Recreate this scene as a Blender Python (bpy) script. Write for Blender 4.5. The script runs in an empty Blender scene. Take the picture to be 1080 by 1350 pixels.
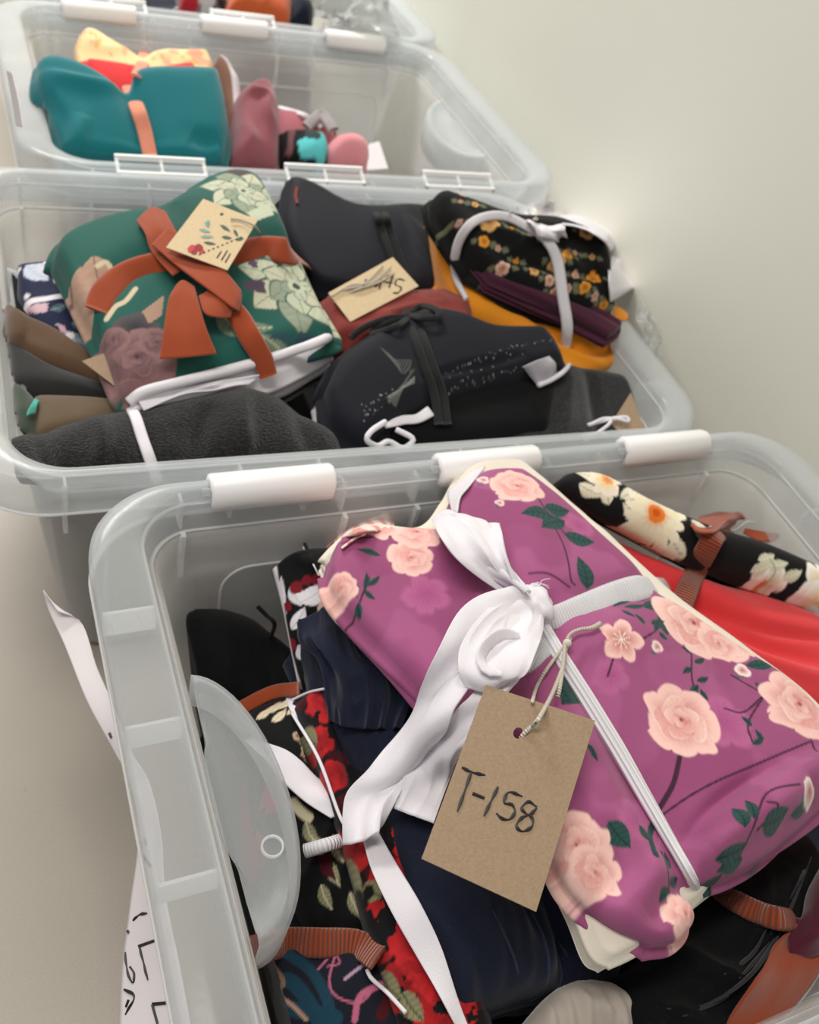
import bpy, bmesh, math, random
import numpy as np
from mathutils import Vector, Matrix
from mathutils.bvhtree import BVHTree

C = bpy.context.scene.collection
SC = bpy.context.scene
PI = math.pi

# ------------------------------------------------------------------ camera
F_PX = 1197.7
CAM = np.array([-0.0502, -0.0179, 0.7118])
def _rot(r):
    r = np.array(r, float); th = np.linalg.norm(r); k = r / th
    K = np.array([[0, -k[2], k[1]], [k[2], 0, -k[0]], [-k[1], k[0], 0]])
    return np.eye(3) + math.sin(th) * K + (1 - math.cos(th)) * K @ K
_p = math.radians(50)
_f = np.array([0, math.cos(_p), -math.sin(_p)]); _r = np.array([1.0, 0, 0]); _d = np.cross(_f, _r)
RC = np.array([_r, _d, _f]) @ _rot((-0.0390, 0.2461, 0.3614))
cd = bpy.data.cameras.new('camera'); cam = bpy.data.objects.new('camera', cd); C.objects.link(cam)
cd.sensor_fit = 'VERTICAL'; cd.sensor_height = 36.0; cd.lens = F_PX / 1350 * 36.0
cd.clip_start = 0.01
M = Matrix([[RC[0][i], -RC[1][i], -RC[2][i], CAM[i]] for i in range(3)] + [[0, 0, 0, 1]])
cam.matrix_world = M
cd.dof.use_dof = True; cd.dof.focus_distance = 0.50; cd.dof.aperture_fstop = 9.0
SC.camera = cam

# ------------------------------------------------------------------ light and exposure
SC.view_settings.view_transform = 'Standard'; SC.view_settings.look = 'None'
SC.view_settings.gamma = 1.0; SC.view_settings.use_curve_mapping = False
SC.view_settings.exposure = 0.0
SC.cycles.use_denoising = True
SC.cycles.max_bounces = 10; SC.cycles.transparent_max_bounces = 24
w = bpy.data.worlds.new('room_air'); SC.world = w; w.use_nodes = True
w.node_tree.nodes['Background'].inputs[0].default_value = (1.0, 0.985, 0.96, 1)
w.node_tree.nodes['Background'].inputs[1].default_value = 0.29
def area(name, loc, size, power, col, aim=None):
    l = bpy.data.lights.new(name, 'AREA'); l.shape = 'RECTANGLE'; l.size, l.size_y = size
    l.energy = power; l.color = col
    o = bpy.data.objects.new(name, l); C.objects.link(o); o.location = loc
    if aim is not None:
        o.rotation_euler = (Vector(aim) - Vector(loc)).to_track_quat('-Z', 'Y').to_euler()
    return o
area('ceiling_light', (-0.1, 2.3, 1.7), (1.0, 0.4), 50, (1.0, 0.975, 0.93))
area('ceiling_light', (-0.45, 0.35, 1.75), (1.1, 0.3), 16, (1.0, 0.95, 0.89))

# ------------------------------------------------------------------ picture helpers (a pixel -> a point on a real plane or surface)
def ray(px, py):
    d = (px - 540) / F_PX * RC[0] + (py - 675) / F_PX * RC[1] + RC[2]
    return d / np.linalg.norm(d)
class Plane:
    """a tilted resting plane: point + normal, with in-plane axes for prints"""
    def __init__(s, z=None, tilt=(0, 0), pt=None, n=None):
        s.o = np.array(pt if pt is not None else (0, 0, z), float)
        n = np.array(n if n is not None else (-tilt[0], -tilt[1], 1), float)
        s.n = n / np.linalg.norm(n)
        e = np.array([1.0, 0, 0]); e = e - s.n * (e @ s.n); s.e1 = e / np.linalg.norm(e); s.e2 = np.cross(s.n, s.e1)
    def at(s, px, py):
        d = ray(px, py); return CAM + d * (((s.o - CAM) @ s.n) / (d @ s.n))
    def uv(s, P):
        Q = np.asarray(P) - s.o; return np.stack([Q @ s.e1, Q @ s.e2], -1)
    def puv(s, px, py): return s.uv(s.at(px, py))
def tilted(px, py, z, a, b):
    """plane through the point seen at px,py on height z, with slopes dz/dx=a, dz/dy=b"""
    p = Plane(z=z).at(px, py); return Plane(pt=p, n=(-a, -b, 1))
SURF = []
def hit(px, py, lift=0.0, surf=None, default=None):
    d = ray(px, py); best = None
    for b in (surf or SURF):
        h = b.ray_cast(Vector(CAM), Vector(d))
        if h[0] is not None and (best is None or h[3] < best): best = h[3]
    if best is None: best = ((default if default is not None else 0.2) - CAM[2]) / d[2]
    return CAM + d * (best - lift)

# ------------------------------------------------------------------ numeric noise
_rs = np.random.RandomState(7); PERM = _rs.permutation(4096); VAL = _rs.uniform(-1, 1, 4096)
def vnoise(P, seed=0):
    P = np.asarray(P, float)
    if P.shape[-1] == 2: P = np.concatenate([P, np.zeros(P.shape[:-1] + (1,))], -1)
    I = np.floor(P).astype(np.int64); F = P - I; F = F * F * F * (F * (F * 6 - 15) + 10)
    def h(dx, dy, dz):
        a = PERM[(I[..., 0] + dx + seed * 131) & 4095]; b = PERM[(a + I[..., 1] + dy) & 4095]
        return VAL[PERM[(b + I[..., 2] + dz) & 4095]]
    fx, fy, fz = F[..., 0], F[..., 1], F[..., 2]
    x00 = h(0, 0, 0) * (1 - fx) + h(1, 0, 0) * fx; x10 = h(0, 1, 0) * (1 - fx) + h(1, 1, 0) * fx
    x01 = h(0, 0, 1) * (1 - fx) + h(1, 0, 1) * fx; x11 = h(0, 1, 1) * (1 - fx) + h(1, 1, 1) * fx
    return (x00 * (1 - fy) + x10 * fy) * (1 - fz) + (x01 * (1 - fy) + x11 * fy) * fz
def fbm(P, seed=0, o=3):
    s = 0; a = 1.0; P = np.asarray(P, float)
    for i in range(o): s = s + a * vnoise(P * 2 ** i, seed + i * 17); a *= 0.5
    return s
def ridged(P, seed=0): return 1 - 2 * np.abs(vnoise(P, seed))

def crom(pts, n, closed=False):
    """arc-length resampled Catmull-Rom through pts"""
    P = np.array(pts, float)
    if len(P) == 2:
        t = np.linspace(0, 1, n)[:, None]; return P[0] * (1 - t) + P[1] * t
    if closed: Q = np.concatenate([P[-1:], P, P[:2]])
    else: Q = np.concatenate([2 * P[:1] - P[1:2], P, 2 * P[-1:] - P[-2:-1]])
    out = []
    for i in range(len(Q) - 3):
        t = np.linspace(0, 1, 24, endpoint=False)[:, None]; a, b, c, d = Q[i:i + 4]
        out.append(0.5 * (2 * b + (c - a) * t + (2 * a - 5 * b + 4 * c - d) * t ** 2 + (3 * b - a - 3 * c + d) * t ** 3))
    out.append(Q[-2][None]); S = np.concatenate(out)
    L = np.concatenate([[0], np.cumsum(np.linalg.norm(np.diff(S, axis=0), axis=1))])
    t = np.linspace(0, L[-1], n)
    return np.stack([np.interp(t, L, S[:, k]) for k in range(S.shape[1])], -1)
def seg_dist(P, line):
    """distance of 2-D points to a polyline, and the running length of the foot"""
    best = np.full(len(P), 1e9); run = np.zeros(len(P)); acc = 0
    for a, b in zip(line[:-1], line[1:]):
        d = b - a; L = np.linalg.norm(d) + 1e-12; t = np.clip(((P - a) @ d) / L ** 2, 0, 1)
        q = np.linalg.norm(P - a - t[:, None] * d, axis=1); m = q < best
        best[m] = q[m]; run[m] = acc + t[m] * L; acc += L
    return best, run

# ------------------------------------------------------------------ object helpers
def srgb(c):
    if isinstance(c, str): c = tuple(int(c[i:i + 2], 16) for i in (0, 2, 4))
    c = np.array(c, float) / 255.0
    return tuple(np.where(c <= 0.04045, c / 12.92, ((c + 0.055) / 1.055) ** 2.4))
def thing(name, label, cat, loc=(0, 0, 0), group=None, rz=0):
    o = bpy.data.objects.new(name, None); C.objects.link(o); o.location = loc; o.rotation_euler = (0, 0, rz)
    o.empty_display_size = 0.02; o['label'] = label; o['category'] = cat
    if cat == 'fabric bundle' and not group: group = 'fabric bundles in the %s bin' % BIN_NAMES[IN_BIN[0]]
    if cat == 'tag' and not group: group = 'card tags on the bundles'
    if group: o['group'] = group
    return o
def mesh(name, V, Fc, mat, parent=None, smooth=True, cols=None, uvs=None, origin=None, surf=False):
    V = np.asarray(V, float)
    off = np.array(parent.location) if parent is not None else (V.mean(0) * [1, 1, 0] + [0, 0, V[:, 2].min()])
    me = bpy.data.meshes.new(name); me.from_pydata((V - off).tolist(), [], Fc if isinstance(Fc, list) else Fc.tolist())
    me.materials.append(mat)
    if smooth: me.polygons.foreach_set('use_smooth', [True] * len(me.polygons))
    if cols is not None:
        a = me.color_attributes.new('print', 'FLOAT_COLOR', 'POINT')
        a.data.foreach_set('color', np.concatenate([cols, np.ones((len(cols), 1))], 1).astype(np.float32).ravel())
    if uvs is not None:
        l = me.uv_layers.new(name='UVMap'); idx = np.empty(len(me.loops), dtype=np.int64); me.loops.foreach_get('vertex_index', idx)
        l.data.foreach_set('uv', np.asarray(uvs)[idx].astype(np.float32).ravel())
    o = bpy.data.objects.new(name, me); C.objects.link(o)
    if parent is not None: o.parent = parent
    else: o.location = off
    if surf: SURF.append(BVHTree.FromPolygons([tuple(v) for v in V], Fc if isinstance(Fc, list) else Fc.tolist()))
    return o
def grid_faces(nu, nv, base=0, wrap=False):
    i = np.arange(nv - 1)[:, None] * nu; j = np.arange(nu - (0 if wrap else 1))[None, :]
    a = i + j; b = i + (j + 1) % nu
    return (np.stack([a, b, b + nu, a + nu], -1).reshape(-1, 4) + base)

# ------------------------------------------------------------------ materials
def mat(name):
    m = bpy.data.materials.new(name); m.use_nodes = True; nt = m.node_tree
    for n in list(nt.nodes): nt.nodes.remove(n)
    out = nt.nodes.new('ShaderNodeOutputMaterial'); return m, nt, out
def nd(nt, typ, ins=None, **kw):
    n = nt.nodes.new(typ)
    for k, v in kw.items(): setattr(n, k, v)
    for k, v in (ins or {}).items():
        if hasattr(v, 'is_output'): nt.links.new(v, n.inputs[k])
        else: n.inputs[k].default_value = v
    return n
def c4(c): return tuple(c) + (1,)
def cloth(name, col=None, weave=900, bump=0.25, rough=0.85, sheen=0.3, var=0.12, knit=False, spec=0.25, scale=1.0, lint=0.0):
    """woven cloth: colour (or the print attribute), slight tonal variation, weave relief"""
    m, nt, out = mat(name)
    tc = nd(nt, 'ShaderNodeTexCoord'); co = tc.outputs['Object']
    if col is None: base = nd(nt, 'ShaderNodeAttribute', attribute_name='print').outputs['Color']
    else: base = nd(nt, 'ShaderNodeRGB').outputs[0]; base.default_value = c4(col)
    n1 = nd(nt, 'ShaderNodeTexNoise', {'Vector': co, 'Scale': 22.0 * scale, 'Detail': 5.0})
    mr = nd(nt, 'ShaderNodeMapRange', {'Value': n1.outputs[0], 'From Min': 0.3, 'From Max': 0.7, 'To Min': 1 - var, 'To Max': 1 + var})
    hs = nd(nt, 'ShaderNodeHueSaturation', {'Color': base, 'Value': mr.outputs[0]})
    colr = hs.outputs[0]
    n2 = nd(nt, 'ShaderNodeTexNoise', {'Vector': co, 'Scale': float(weave), 'Detail': 2.0})
    if knit:
        n3 = nd(nt, 'ShaderNodeTexNoise', {'Vector': co, 'Scale': 330.0, 'Detail': 3.0})
        mp = nd(nt, 'ShaderNodeMapping', {'Vector': co, 'Rotation': (0.2, 0.1, 0.7), 'Scale': (1.0, 3.2, 1.0)})
        nt.links.new(mp.outputs[0], n3.inputs['Vector'])
        mk = nd(nt, 'ShaderNodeMapRange', {'Value': n3.outputs[0], 'From Min': 0.52, 'From Max': 0.7})
        colr = nd(nt, 'ShaderNodeMixRGB', {'Fac': mk.outputs[0], 'Color1': colr, 'Color2': c4([min(1, x * 3 + 0.018) for x in col])}).outputs[0]
        hgt = n3.outputs[0]; bd = 0.004
    else:
        hgt = n2.outputs[0]; bd = 0.0006
    if lint:
        vl = nd(nt, 'ShaderNodeTexVoronoi', {'Vector': co, 'Scale': 260.0}); ml = nd(nt, 'ShaderNodeMapRange', {'Value': vl.outputs['Distance'], 'From Min': 0.07, 'From Max': 0.03})
        colr = nd(nt, 'ShaderNodeMixRGB', {'Fac': nd(nt, 'ShaderNodeMath', {0: ml.outputs[0], 1: lint}, operation='MULTIPLY').outputs[0], 'Color1': colr, 'Color2': (0.35, 0.35, 0.36, 1)}).outputs[0]
    bp = nd(nt, 'ShaderNodeBump', {'Height': hgt, 'Strength': bump, 'Distance': bd})
    b = nd(nt, 'ShaderNodeBsdfPrincipled', {'Base Color': colr, 'Roughness': rough, 'Normal': bp.outputs[0], 'Sheen Weight': sheen, 'Sheen Roughness': 0.5, 'Specular IOR Level': spec})
    nt.links.new(b.outputs[0], out.inputs[0]); return m
def ribbed(name, col, pitch=0.0022, across=False, depth=0.0008, rough=0.8, sheen=0.3, dark=0.75):
    """elastic band: ribs across or along the band, in UV metres"""
    m, nt, out = mat(name)
    uv = nd(nt, 'ShaderNodeUVMap'); sp = nd(nt, 'ShaderNodeSeparateXYZ', {0: uv.outputs[0]})
    k = nd(nt, 'ShaderNodeMath', {0: sp.outputs[1 if across else 0], 1: 2 * PI / pitch}, operation='MULTIPLY')
    s = nd(nt, 'ShaderNodeMath', {0: k.outputs[0]}, operation='SINE')
    mr = nd(nt, 'ShaderNodeMapRange', {'Value': s.outputs[0], 'From Min': -1.0, 'From Max': 0.3, 'To Min': dark, 'To Max': 1.0})
    hs = nd(nt, 'ShaderNodeHueSaturation', {'Color': c4(col), 'Value': mr.outputs[0]})
    bp = nd(nt, 'ShaderNodeBump', {'Height': s.outputs[0], 'Strength': 0.7, 'Distance': depth})
    b = nd(nt, 'ShaderNodeBsdfPrincipled', {'Base Color': hs.outputs[0], 'Roughness': rough, 'Normal': bp.outputs[0], 'Sheen Weight': sheen, 'Specular IOR Level': 0.2})
    nt.links.new(b.outputs[0], out.inputs[0]); return m
def plain(name, col, rough=0.5, spec=0.5, trans=0.0, bump=0, bscale=200, attr=False, var=0.0, vscale=30):
    m, nt, out = mat(name); co = nd(nt, 'ShaderNodeTexCoord').outputs['Object']
    base = nd(nt, 'ShaderNodeRGB').outputs[0]; base.default_value = c4(col)
    if attr: base = nd(nt, 'ShaderNodeAttribute', attribute_name='print').outputs['Color']
    n1 = nd(nt, 'ShaderNodeTexNoise', {'Vector': co, 'Scale': float(vscale), 'Detail': 6.0})
    mr = nd(nt, 'ShaderNodeMapRange', {'Value': n1.outputs[0], 'From Min': 0.25, 'From Max': 0.75, 'To Min': 1 - var, 'To Max': 1 + var})
    hs = nd(nt, 'ShaderNodeHueSaturation', {'Color': base, 'Value': mr.outputs[0]})
    n2 = nd(nt, 'ShaderNodeTexNoise', {'Vector': co, 'Scale': float(bscale), 'Detail': 4.0})
    bp = nd(nt, 'ShaderNodeBump', {'Height': n2.outputs[0], 'Strength': float(bump), 'Distance': 0.001})
    b = nd(nt, 'ShaderNodeBsdfPrincipled', {'Base Color': hs.outputs[0], 'Roughness': rough, 'Specular IOR Level': spec, 'Normal': bp.outputs[0]})
    sh = b.outputs[0]
    if trans:
        t = nd(nt, 'ShaderNodeBsdfTranslucent', {'Color': hs.outputs[0]})
        sh = nd(nt, 'ShaderNodeMixShader', {0: trans, 1: sh, 2: t.outputs[0]}).outputs[0]
    nt.links.new(sh, out.inputs[0]); return m
def plastic(name, col, clear=0.4, tint=(1, 1, 1), rough=0.28, scuff=True):
    """milky see-through polypropylene: part of the light passes straight, part is scattered on either side"""
    m, nt, out = mat(name); co = nd(nt, 'ShaderNodeTexCoord').outputs['Object']
    n2 = nd(nt, 'ShaderNodeTexNoise', {'Vector': co, 'Scale': 90.0, 'Detail': 4.0})
    bp = nd(nt, 'ShaderNodeBump', {'Height': n2.outputs[0], 'Strength': 0.12, 'Distance': 0.001})
    p = nd(nt, 'ShaderNodeBsdfPrincipled', {'Base Color': c4(col), 'Roughness': rough, 'Specular IOR Level': 0.5, 'Normal': bp.outputs[0]})
    t = nd(nt, 'ShaderNodeBsdfTranslucent', {'Color': c4(col)})
    tr = nd(nt, 'ShaderNodeBsdfTransparent', {'Color': c4(tint)})
    a = nd(nt, 'ShaderNodeMixShader', {0: 0.42, 1: p.outputs[0], 2: t.outputs[0]})
    lw = nd(nt, 'ShaderNodeLayerWeight', {'Blend': 0.35})
    k = nd(nt, 'ShaderNodeMapRange', {'Value': lw.outputs['Facing'], 'To Min': clear, 'To Max': clear * 0.35})
    s = nd(nt, 'ShaderNodeMixShader', {0: k.outputs[0], 1: a.outputs[0], 2: tr.outputs[0]})
    nt.links.new(s.outputs[0], out.inputs[0]); return m

# ------------------------------------------------------------------ the setting
def box(name, lo, hi, m, parent=None, bevel=0.0):
    bm = bmesh.new(); bmesh.ops.create_cube(bm, size=1)
    lo = Vector(lo); hi = Vector(hi)
    for v in bm.verts: v.co = Vector(((lo + hi) / 2)[i] + v.co[i] * (hi - lo)[i] for i in range(3))
    if bevel: bmesh.ops.bevel(bm, geom=bm.edges[:], offset=bevel, segments=3, affect='EDGES', profile=0.5)
    org = parent.location.copy() if parent is not None else Vector(((lo.x + hi.x) / 2, (lo.y + hi.y) / 2, lo.z))
    for v in bm.verts: v.co -= org
    me = bpy.data.meshes.new(name); bm.to_mesh(me); bm.free(); me.materials.append(m)
    o = bpy.data.objects.new(name, me); C.objects.link(o)
    if parent is not None: o.parent = parent
    else: o.location = org
    return o
M_WALL = plain('wall_paint', srgb((232, 232, 220)), rough=0.6, spec=0.2, bump=0.15, bscale=120, var=0.015, vscale=3)
M_TABLE, nt, out = mat('speckled_tabletop')
co = nd(nt, 'ShaderNodeTexCoord').outputs['Object']
v1 = nd(nt, 'ShaderNodeTexVoronoi', {'Vector': co, 'Scale': 70.0}); s1 = nd(nt, 'ShaderNodeMapRange', {'Value': v1.outputs['Distance'], 'From Min': 0.10, 'From Max': 0.05})
r1 = nd(nt, 'ShaderNodeMath', {0: v1.outputs['Color'], 1: 0.72}, operation='GREATER_THAN')
k1 = nd(nt, 'ShaderNodeMath', {0: s1.outputs[0], 1: r1.outputs[0]}, operation='MULTIPLY')
n1 = nd(nt, 'ShaderNodeTexNoise', {'Vector': co, 'Scale': 600.0, 'Detail': 3.0}); s2 = nd(nt, 'ShaderNodeMapRange', {'Value': n1.outputs[0], 'From Min': 0.35, 'From Max': 0.65, 'To Min': 0.96, 'To Max': 1.04})
hs = nd(nt, 'ShaderNodeHueSaturation', {'Color': c4(srgb((176, 168, 156))), 'Value': s2.outputs[0]})
mx = nd(nt, 'ShaderNodeMixRGB', {'Fac': nd(nt, 'ShaderNodeMath', {0: k1.outputs[0], 1: 0.45}, operation='MULTIPLY').outputs[0], 'Color1': hs.outputs[0], 'Color2': c4(srgb((110, 100, 88)))})
b = nd(nt, 'ShaderNodeBsdfPrincipled', {'Base Color': mx.outputs[0], 'Roughness': 0.42, 'Specular IOR Level': 0.4}); nt.links.new(b.outputs[0], out.inputs[0])
M_LEG = plain('table_leg_metal', srgb((90, 90, 92)), rough=0.4)
M_FLOOR = plain('vinyl_floor', srgb((120, 116, 110)), rough=0.5, var=0.06)
WX = 0.660
o = box('wall_right', (WX, -1.6, -0.76), (WX + 0.1, 4.2, 2.6), M_WALL); o['kind'] = 'structure'
o = box('floor', (-3.2, -1.6, -0.86), (WX, 4.2, -0.76), M_FLOOR); o['kind'] = 'structure'
T = thing('folding_table', 'long table with a speckled grey beige top under the row of bins', 'table', (0.1, 1.0, -0.76))
box('tabletop', (-0.62, -0.7, -0.03), (WX - 0.004, 2.6, 0.0), M_TABLE, T, bevel=0.006)
for x in (-0.5, 0.6):
    for y in (-0.55, 2.45): box('leg', (x, y, -0.76), (x + 0.035, y + 0.035, -0.03), M_LEG, T, bevel=0.004)

# ------------------------------------------------------------------ the clear plastic bins
BL_, BW_, BH_ = 0.622, 0.420, 0.261
M_PP = plastic('clear_polypropylene', srgb((246, 245, 244)), clear=0.74, tint=(0.985, 0.99, 0.99))
M_RIM = plastic('thick_polypropylene', srgb((238, 242, 243)), clear=0.80, tint=(0.98, 0.985, 0.99), rough=0.14)
M_HANDLE = plastic('handle_polypropylene', srgb((240, 243, 244)), clear=0.80, tint=(0.95, 0.97, 0.98), rough=0.3)
M_BEAD_GLINT = plastic('bead_and_edge_glint', srgb((250, 250, 250)), clear=0.35, tint=(1, 1, 1), rough=0.2)  # whiter plastic: fins, wall beads, grip rings, and the rim's painted edge highlights
M_CLIP = plain('white_clip_plastic', srgb((250, 249, 249)), rough=0.35, spec=0.4)
M_LATCH = plain('white_latch_plastic', srgb((250, 250, 250)), rough=0.35, spec=0.4)
BWX = [BW_]
def ring(dx, dy, z, r, n=14):
    """rounded rectangle ring, insets dx, dy"""
    a = BL_ / 2 - dx; b = BWX[0] / 2 - dy; r = max(r, 0.004); out = []
    for cx, cy, a0 in ((a - r, b - r, 0), (-a + r, b - r, 90), (-a + r, -b + r, 180), (a - r, -b + r, 270)):
        for k in range(n + 1):
            t = math.radians(a0 + 90 * k / n); out.append((cx + r * math.cos(t), cy + r * math.sin(t), z))
    # fill the straight runs
    res = []
    m = len(out)
    for i in range(m):
        p, q = out[i], out[(i + 1) % m]; res.append(p)
        if (i + 1) % (n + 1) == 0:
            for k in range(1, 8): res.append(tuple(p[j] + (q[j] - p[j]) * k / 8 for j in range(3)))
    return res
def shell(name, prof, m, parent, thick, close=False, cap=False):
    rings = [ring(*p) for p in prof]; n = len(rings[0]); V = [v for r in rings for v in r]
    F = grid_faces(n, len(rings), wrap=True).tolist()
    if cap: F.append(list(range((len(rings) - 1) * n, len(rings) * n)))
    me = bpy.data.meshes.new(name); me.from_pydata(V, [], F); me.materials.append(m)
    me.polygons.foreach_set('use_smooth', [True] * len(me.polygons))
    o = bpy.data.objects.new(name, me); C.objects.link(o); o.parent = parent
    s = o.modifiers.new('wall_thickness', 'SOLIDIFY'); s.thickness = thick; s.offset = 0; s.use_even_offset = True
    return o
def bm_obj(name, bm, m, parent, smooth=True, bevel=0.0):
    if bevel: bmesh.ops.bevel(bm, geom=bm.edges[:], offset=bevel, segments=2, affect='EDGES', profile=0.5)
    bmesh.ops.recalc_face_normals(bm, faces=bm.faces[:])
    me = bpy.data.meshes.new(name); bm.to_mesh(me); bm.free(); me.materials.append(m)
    if smooth: me.polygons.foreach_set('use_smooth', [True] * len(me.polygons)); 
    o = bpy.data.objects.new(name, me); C.objects.link(o); o.parent = parent; return o
def bm_box(bm, lo, hi, mtx=None):
    r = bmesh.ops.create_cube(bm, size=1)['verts']
    for v in r:
        v.co = Vector([(lo[i] + hi[i]) / 2 + v.co[i] * (hi[i] - lo[i]) for i in range(3)])
        if mtx is not None: v.co = mtx @ v.co
    return r
def make_bin(loc, rz, label, clips=True, latches=True, BW_=BW_):
    BWX[0] = BW_
    t = thing('storage_bin', label, 'storage bin', loc, 'clear storage bins in a row', rz)
    H = BH_; RX, RY = 0.033, 0.013
    R = 0.060
    prof = [(0.001, 0.001, H - 0.034, R), (0.0, 0.0, H - 0.018, R)]
    for k in range(13):                       # the rounded top of the rim
        a = PI * k / 12; f = 0.5 - 0.5 * math.cos(a)
        prof.append((RX * f, RY * f, H - 0.009 + 0.009 * math.sin(a) ** 0.5, R - 0.55 * (RX + RY) * 0.5 * f * 1.3))
    prof += [(RX + 0.001, RY + 0.001, H - 0.018, R - 0.024), (RX + 0.006, RY + 0.005, H - 0.030, R - 0.026), (RX + 0.007, RY + 0.006, H - 0.033, R - 0.027)]
    shell('rim', prof, M_RIM, t, 0.0018)
    prof = [(RX + 0.007, RY + 0.006, H - 0.033, R - 0.027), (RX + 0.0105, RY + 0.0085, H - 0.036, R - 0.028), (RX + 0.012, RY + 0.010, H - 0.046, R - 0.028)]
    for k in range(1, 7): prof.append((RX + 0.012 + 0.022 * k / 6, RY + 0.010 + 0.022 * k / 6, H - 0.046 - (H - 0.058) * k / 6, R - 0.028))
    prof += [(RX + 0.038, RY + 0.036, 0.004, R - 0.034), (RX + 0.05, RY + 0.048, 0.0015, R - 0.04)]
    shell('body', prof, M_PP, t, 0.0016, cap=True)
    # whiter tubes along the rim's edges, standing in for their bright highlights
    for dx, dy, z, r_, rr in ((0.0, 0.0, H - 0.033, 0.0012, R), (RX + 0.0005, RY + 0.0005, H - 0.010, 0.0009, R - 0.022), (RX + 0.0068, RY + 0.0056, H - 0.031, 0.0010, R - 0.027)):
        rings = [ring(dx + r_ * math.cos(a), dy + r_ * math.cos(a), z + r_ * math.sin(a), rr) for a in np.linspace(0, 2 * PI, 7)]
        n = len(rings[0]); V = [v for q in rings for v in q]; me = bpy.data.meshes.new('rim_edge_glint'); me.from_pydata(V, [], grid_faces(n, 7, wrap=True).tolist()); me.materials.append(M_BEAD_GLINT)
        me.polygons.foreach_set('use_smooth', [True] * len(me.polygons)); o = bpy.data.objects.new('rim_edge_glint', me); C.objects.link(o); o.parent = t
    # raised panel outline pressed into both long walls
    for s in (-1, 1):
        P = []; xa, za, zb, rr = 0.215, 0.045, H - 0.070, 0.022
        for cx, cz, a0 in ((xa - rr, zb - rr, 0), (-xa + rr, zb - rr, 90), (-xa + rr, za + rr, 180), (xa - rr, za + rr, 270)):
            for k in range(7): a = math.radians(a0 + 15 * k); P.append((cx + rr * math.cos(a), cz + rr * math.sin(a)))
        P.append(P[0]); Q = [(x, s * (BW_ / 2 - RY - 0.0105 - 0.022 * (H - 0.046 - z) / (H - 0.058)), z) for x, z in P]
        V = []; m8 = 6
        for i, p in enumerate(Q):
            a, b_ = Q[max(i - 1, 0)], Q[min(i + 1, len(Q) - 1)]; tx, tz = b_[0] - a[0], b_[2] - a[2]; l = math.hypot(tx, tz) or 1; nx, nz = -tz / l, tx / l
            for k in range(m8): g = 2 * PI * k / m8; V.append((p[0] + nx * 0.0013 * math.cos(g), p[1] + 0.0011 * math.sin(g), p[2] + nz * 0.0013 * math.cos(g)))
        me = bpy.data.meshes.new('wall_bead'); me.from_pydata(V, [], grid_faces(m8, len(Q), wrap=True).tolist()); me.materials.append(M_BEAD_GLINT); o = bpy.data.objects.new('wall_bead', me); C.objects.link(o); o.parent = t
    # stiffening fins under the rim, seen through it
    bm = bmesh.new()
    for y in (-0.125, -0.045, 0.045, 0.125):
        for s in (-1, 1):
            x0 = s * (BL_ / 2 - 0.002); x1 = s * (BL_ / 2 - RX - 0.001); bm = bmesh.new()
            bm_box(bm, (min(x0, x1), y - 0.001, H - 0.034), (max(x0, x1), y + 0.001, H - 0.012)); bm_obj('fin', bm, M_BEAD_GLINT, t, False)
    for x in (-0.245, -0.125, -0.065, 0.055, 0.108, 0.225):
        for s in (-1, 1):
            y0 = s * (BW_ / 2 - 0.002); y1 = s * (BW_ / 2 - RY - 0.001); bm = bmesh.new()
            bm_box(bm, (x - 0.001, min(y0, y1), H - 0.034), (x + 0.001, max(y0, y1), H - 0.010)); bm_box(bm, (x - 0.0016, min(s * (BW_ / 2 - RY - 0.012), s * (BW_ / 2 - RY - 0.006)), H - 0.074), (x + 0.0016, max(s * (BW_ / 2 - RY - 0.012), s * (BW_ / 2 - RY - 0.006)), H - 0.030)); bm_obj('fin', bm, M_BEAD_GLINT, t, False)
    # half-round hand grips pressed into both end walls
    for s in (-1, 1):
        bm = bmesh.new(); n = 26; xw = BL_ / 2 - RX - 0.014; top = []; bot = []
        def pt(k, q, z):
            a = PI * k / n; return Vector((s * (xw - q * math.sin(a)), -0.082 * math.cos(a) * (0.5 + 0.5 * q / 0.040), z - 0.35 * q * math.sin(a)))
        rings = [[pt(k, q, z) for k in range(n + 1)] for q, z in ((0.040, H - 0.062), (0.040, H - 0.030), (0.038, H - 0.027), (0.034, H - 0.027), (0.032, H - 0.030), (0.016, H - 0.033), (-0.005, H - 0.0335))]
        vs = [[bm.verts.new(p) for p in r] for r in rings]
        for r0, r1 in zip(vs[:-1], vs[1:]):
            for k in range(n): bm.faces.new((r0[k], r0[k + 1], r1[k + 1], r1[k]))
        g = bm_obj('hand_grip', bm, M_HANDLE, t); m_ = g.modifiers.new('t', 'SOLIDIFY'); m_.thickness = 0.0018; m_.offset = 0
        # moulded bead across the grip and the small drain hole ring
        bm = bmesh.new(); n = 20; cx = s * (xw - 0.022); cy = 0.035 * s
        for k in range(n):
            a0, a1 = 2 * PI * k / n, 2 * PI * (k + 1) / n
            q = []
            for a, r, z in ((a0, 0.0065, 0), (a1, 0.0065, 0), (a1, 0.0065, 0.002), (a0, 0.0065, 0.002)):
                q.append(bm.verts.new((cx + r * math.cos(a), -0.030 + r * math.sin(a), H - 0.0405 + z)))
            bm.faces.new(q)
        bmesh.ops.remove_doubles(bm, verts=bm.verts[:], dist=1e-5)
        h = bm_obj('grip_hole', bm, M_BEAD_GLINT, g); m_ = h.modifiers.new('t', 'SOLIDIFY'); m_.thickness = 0.0012
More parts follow.
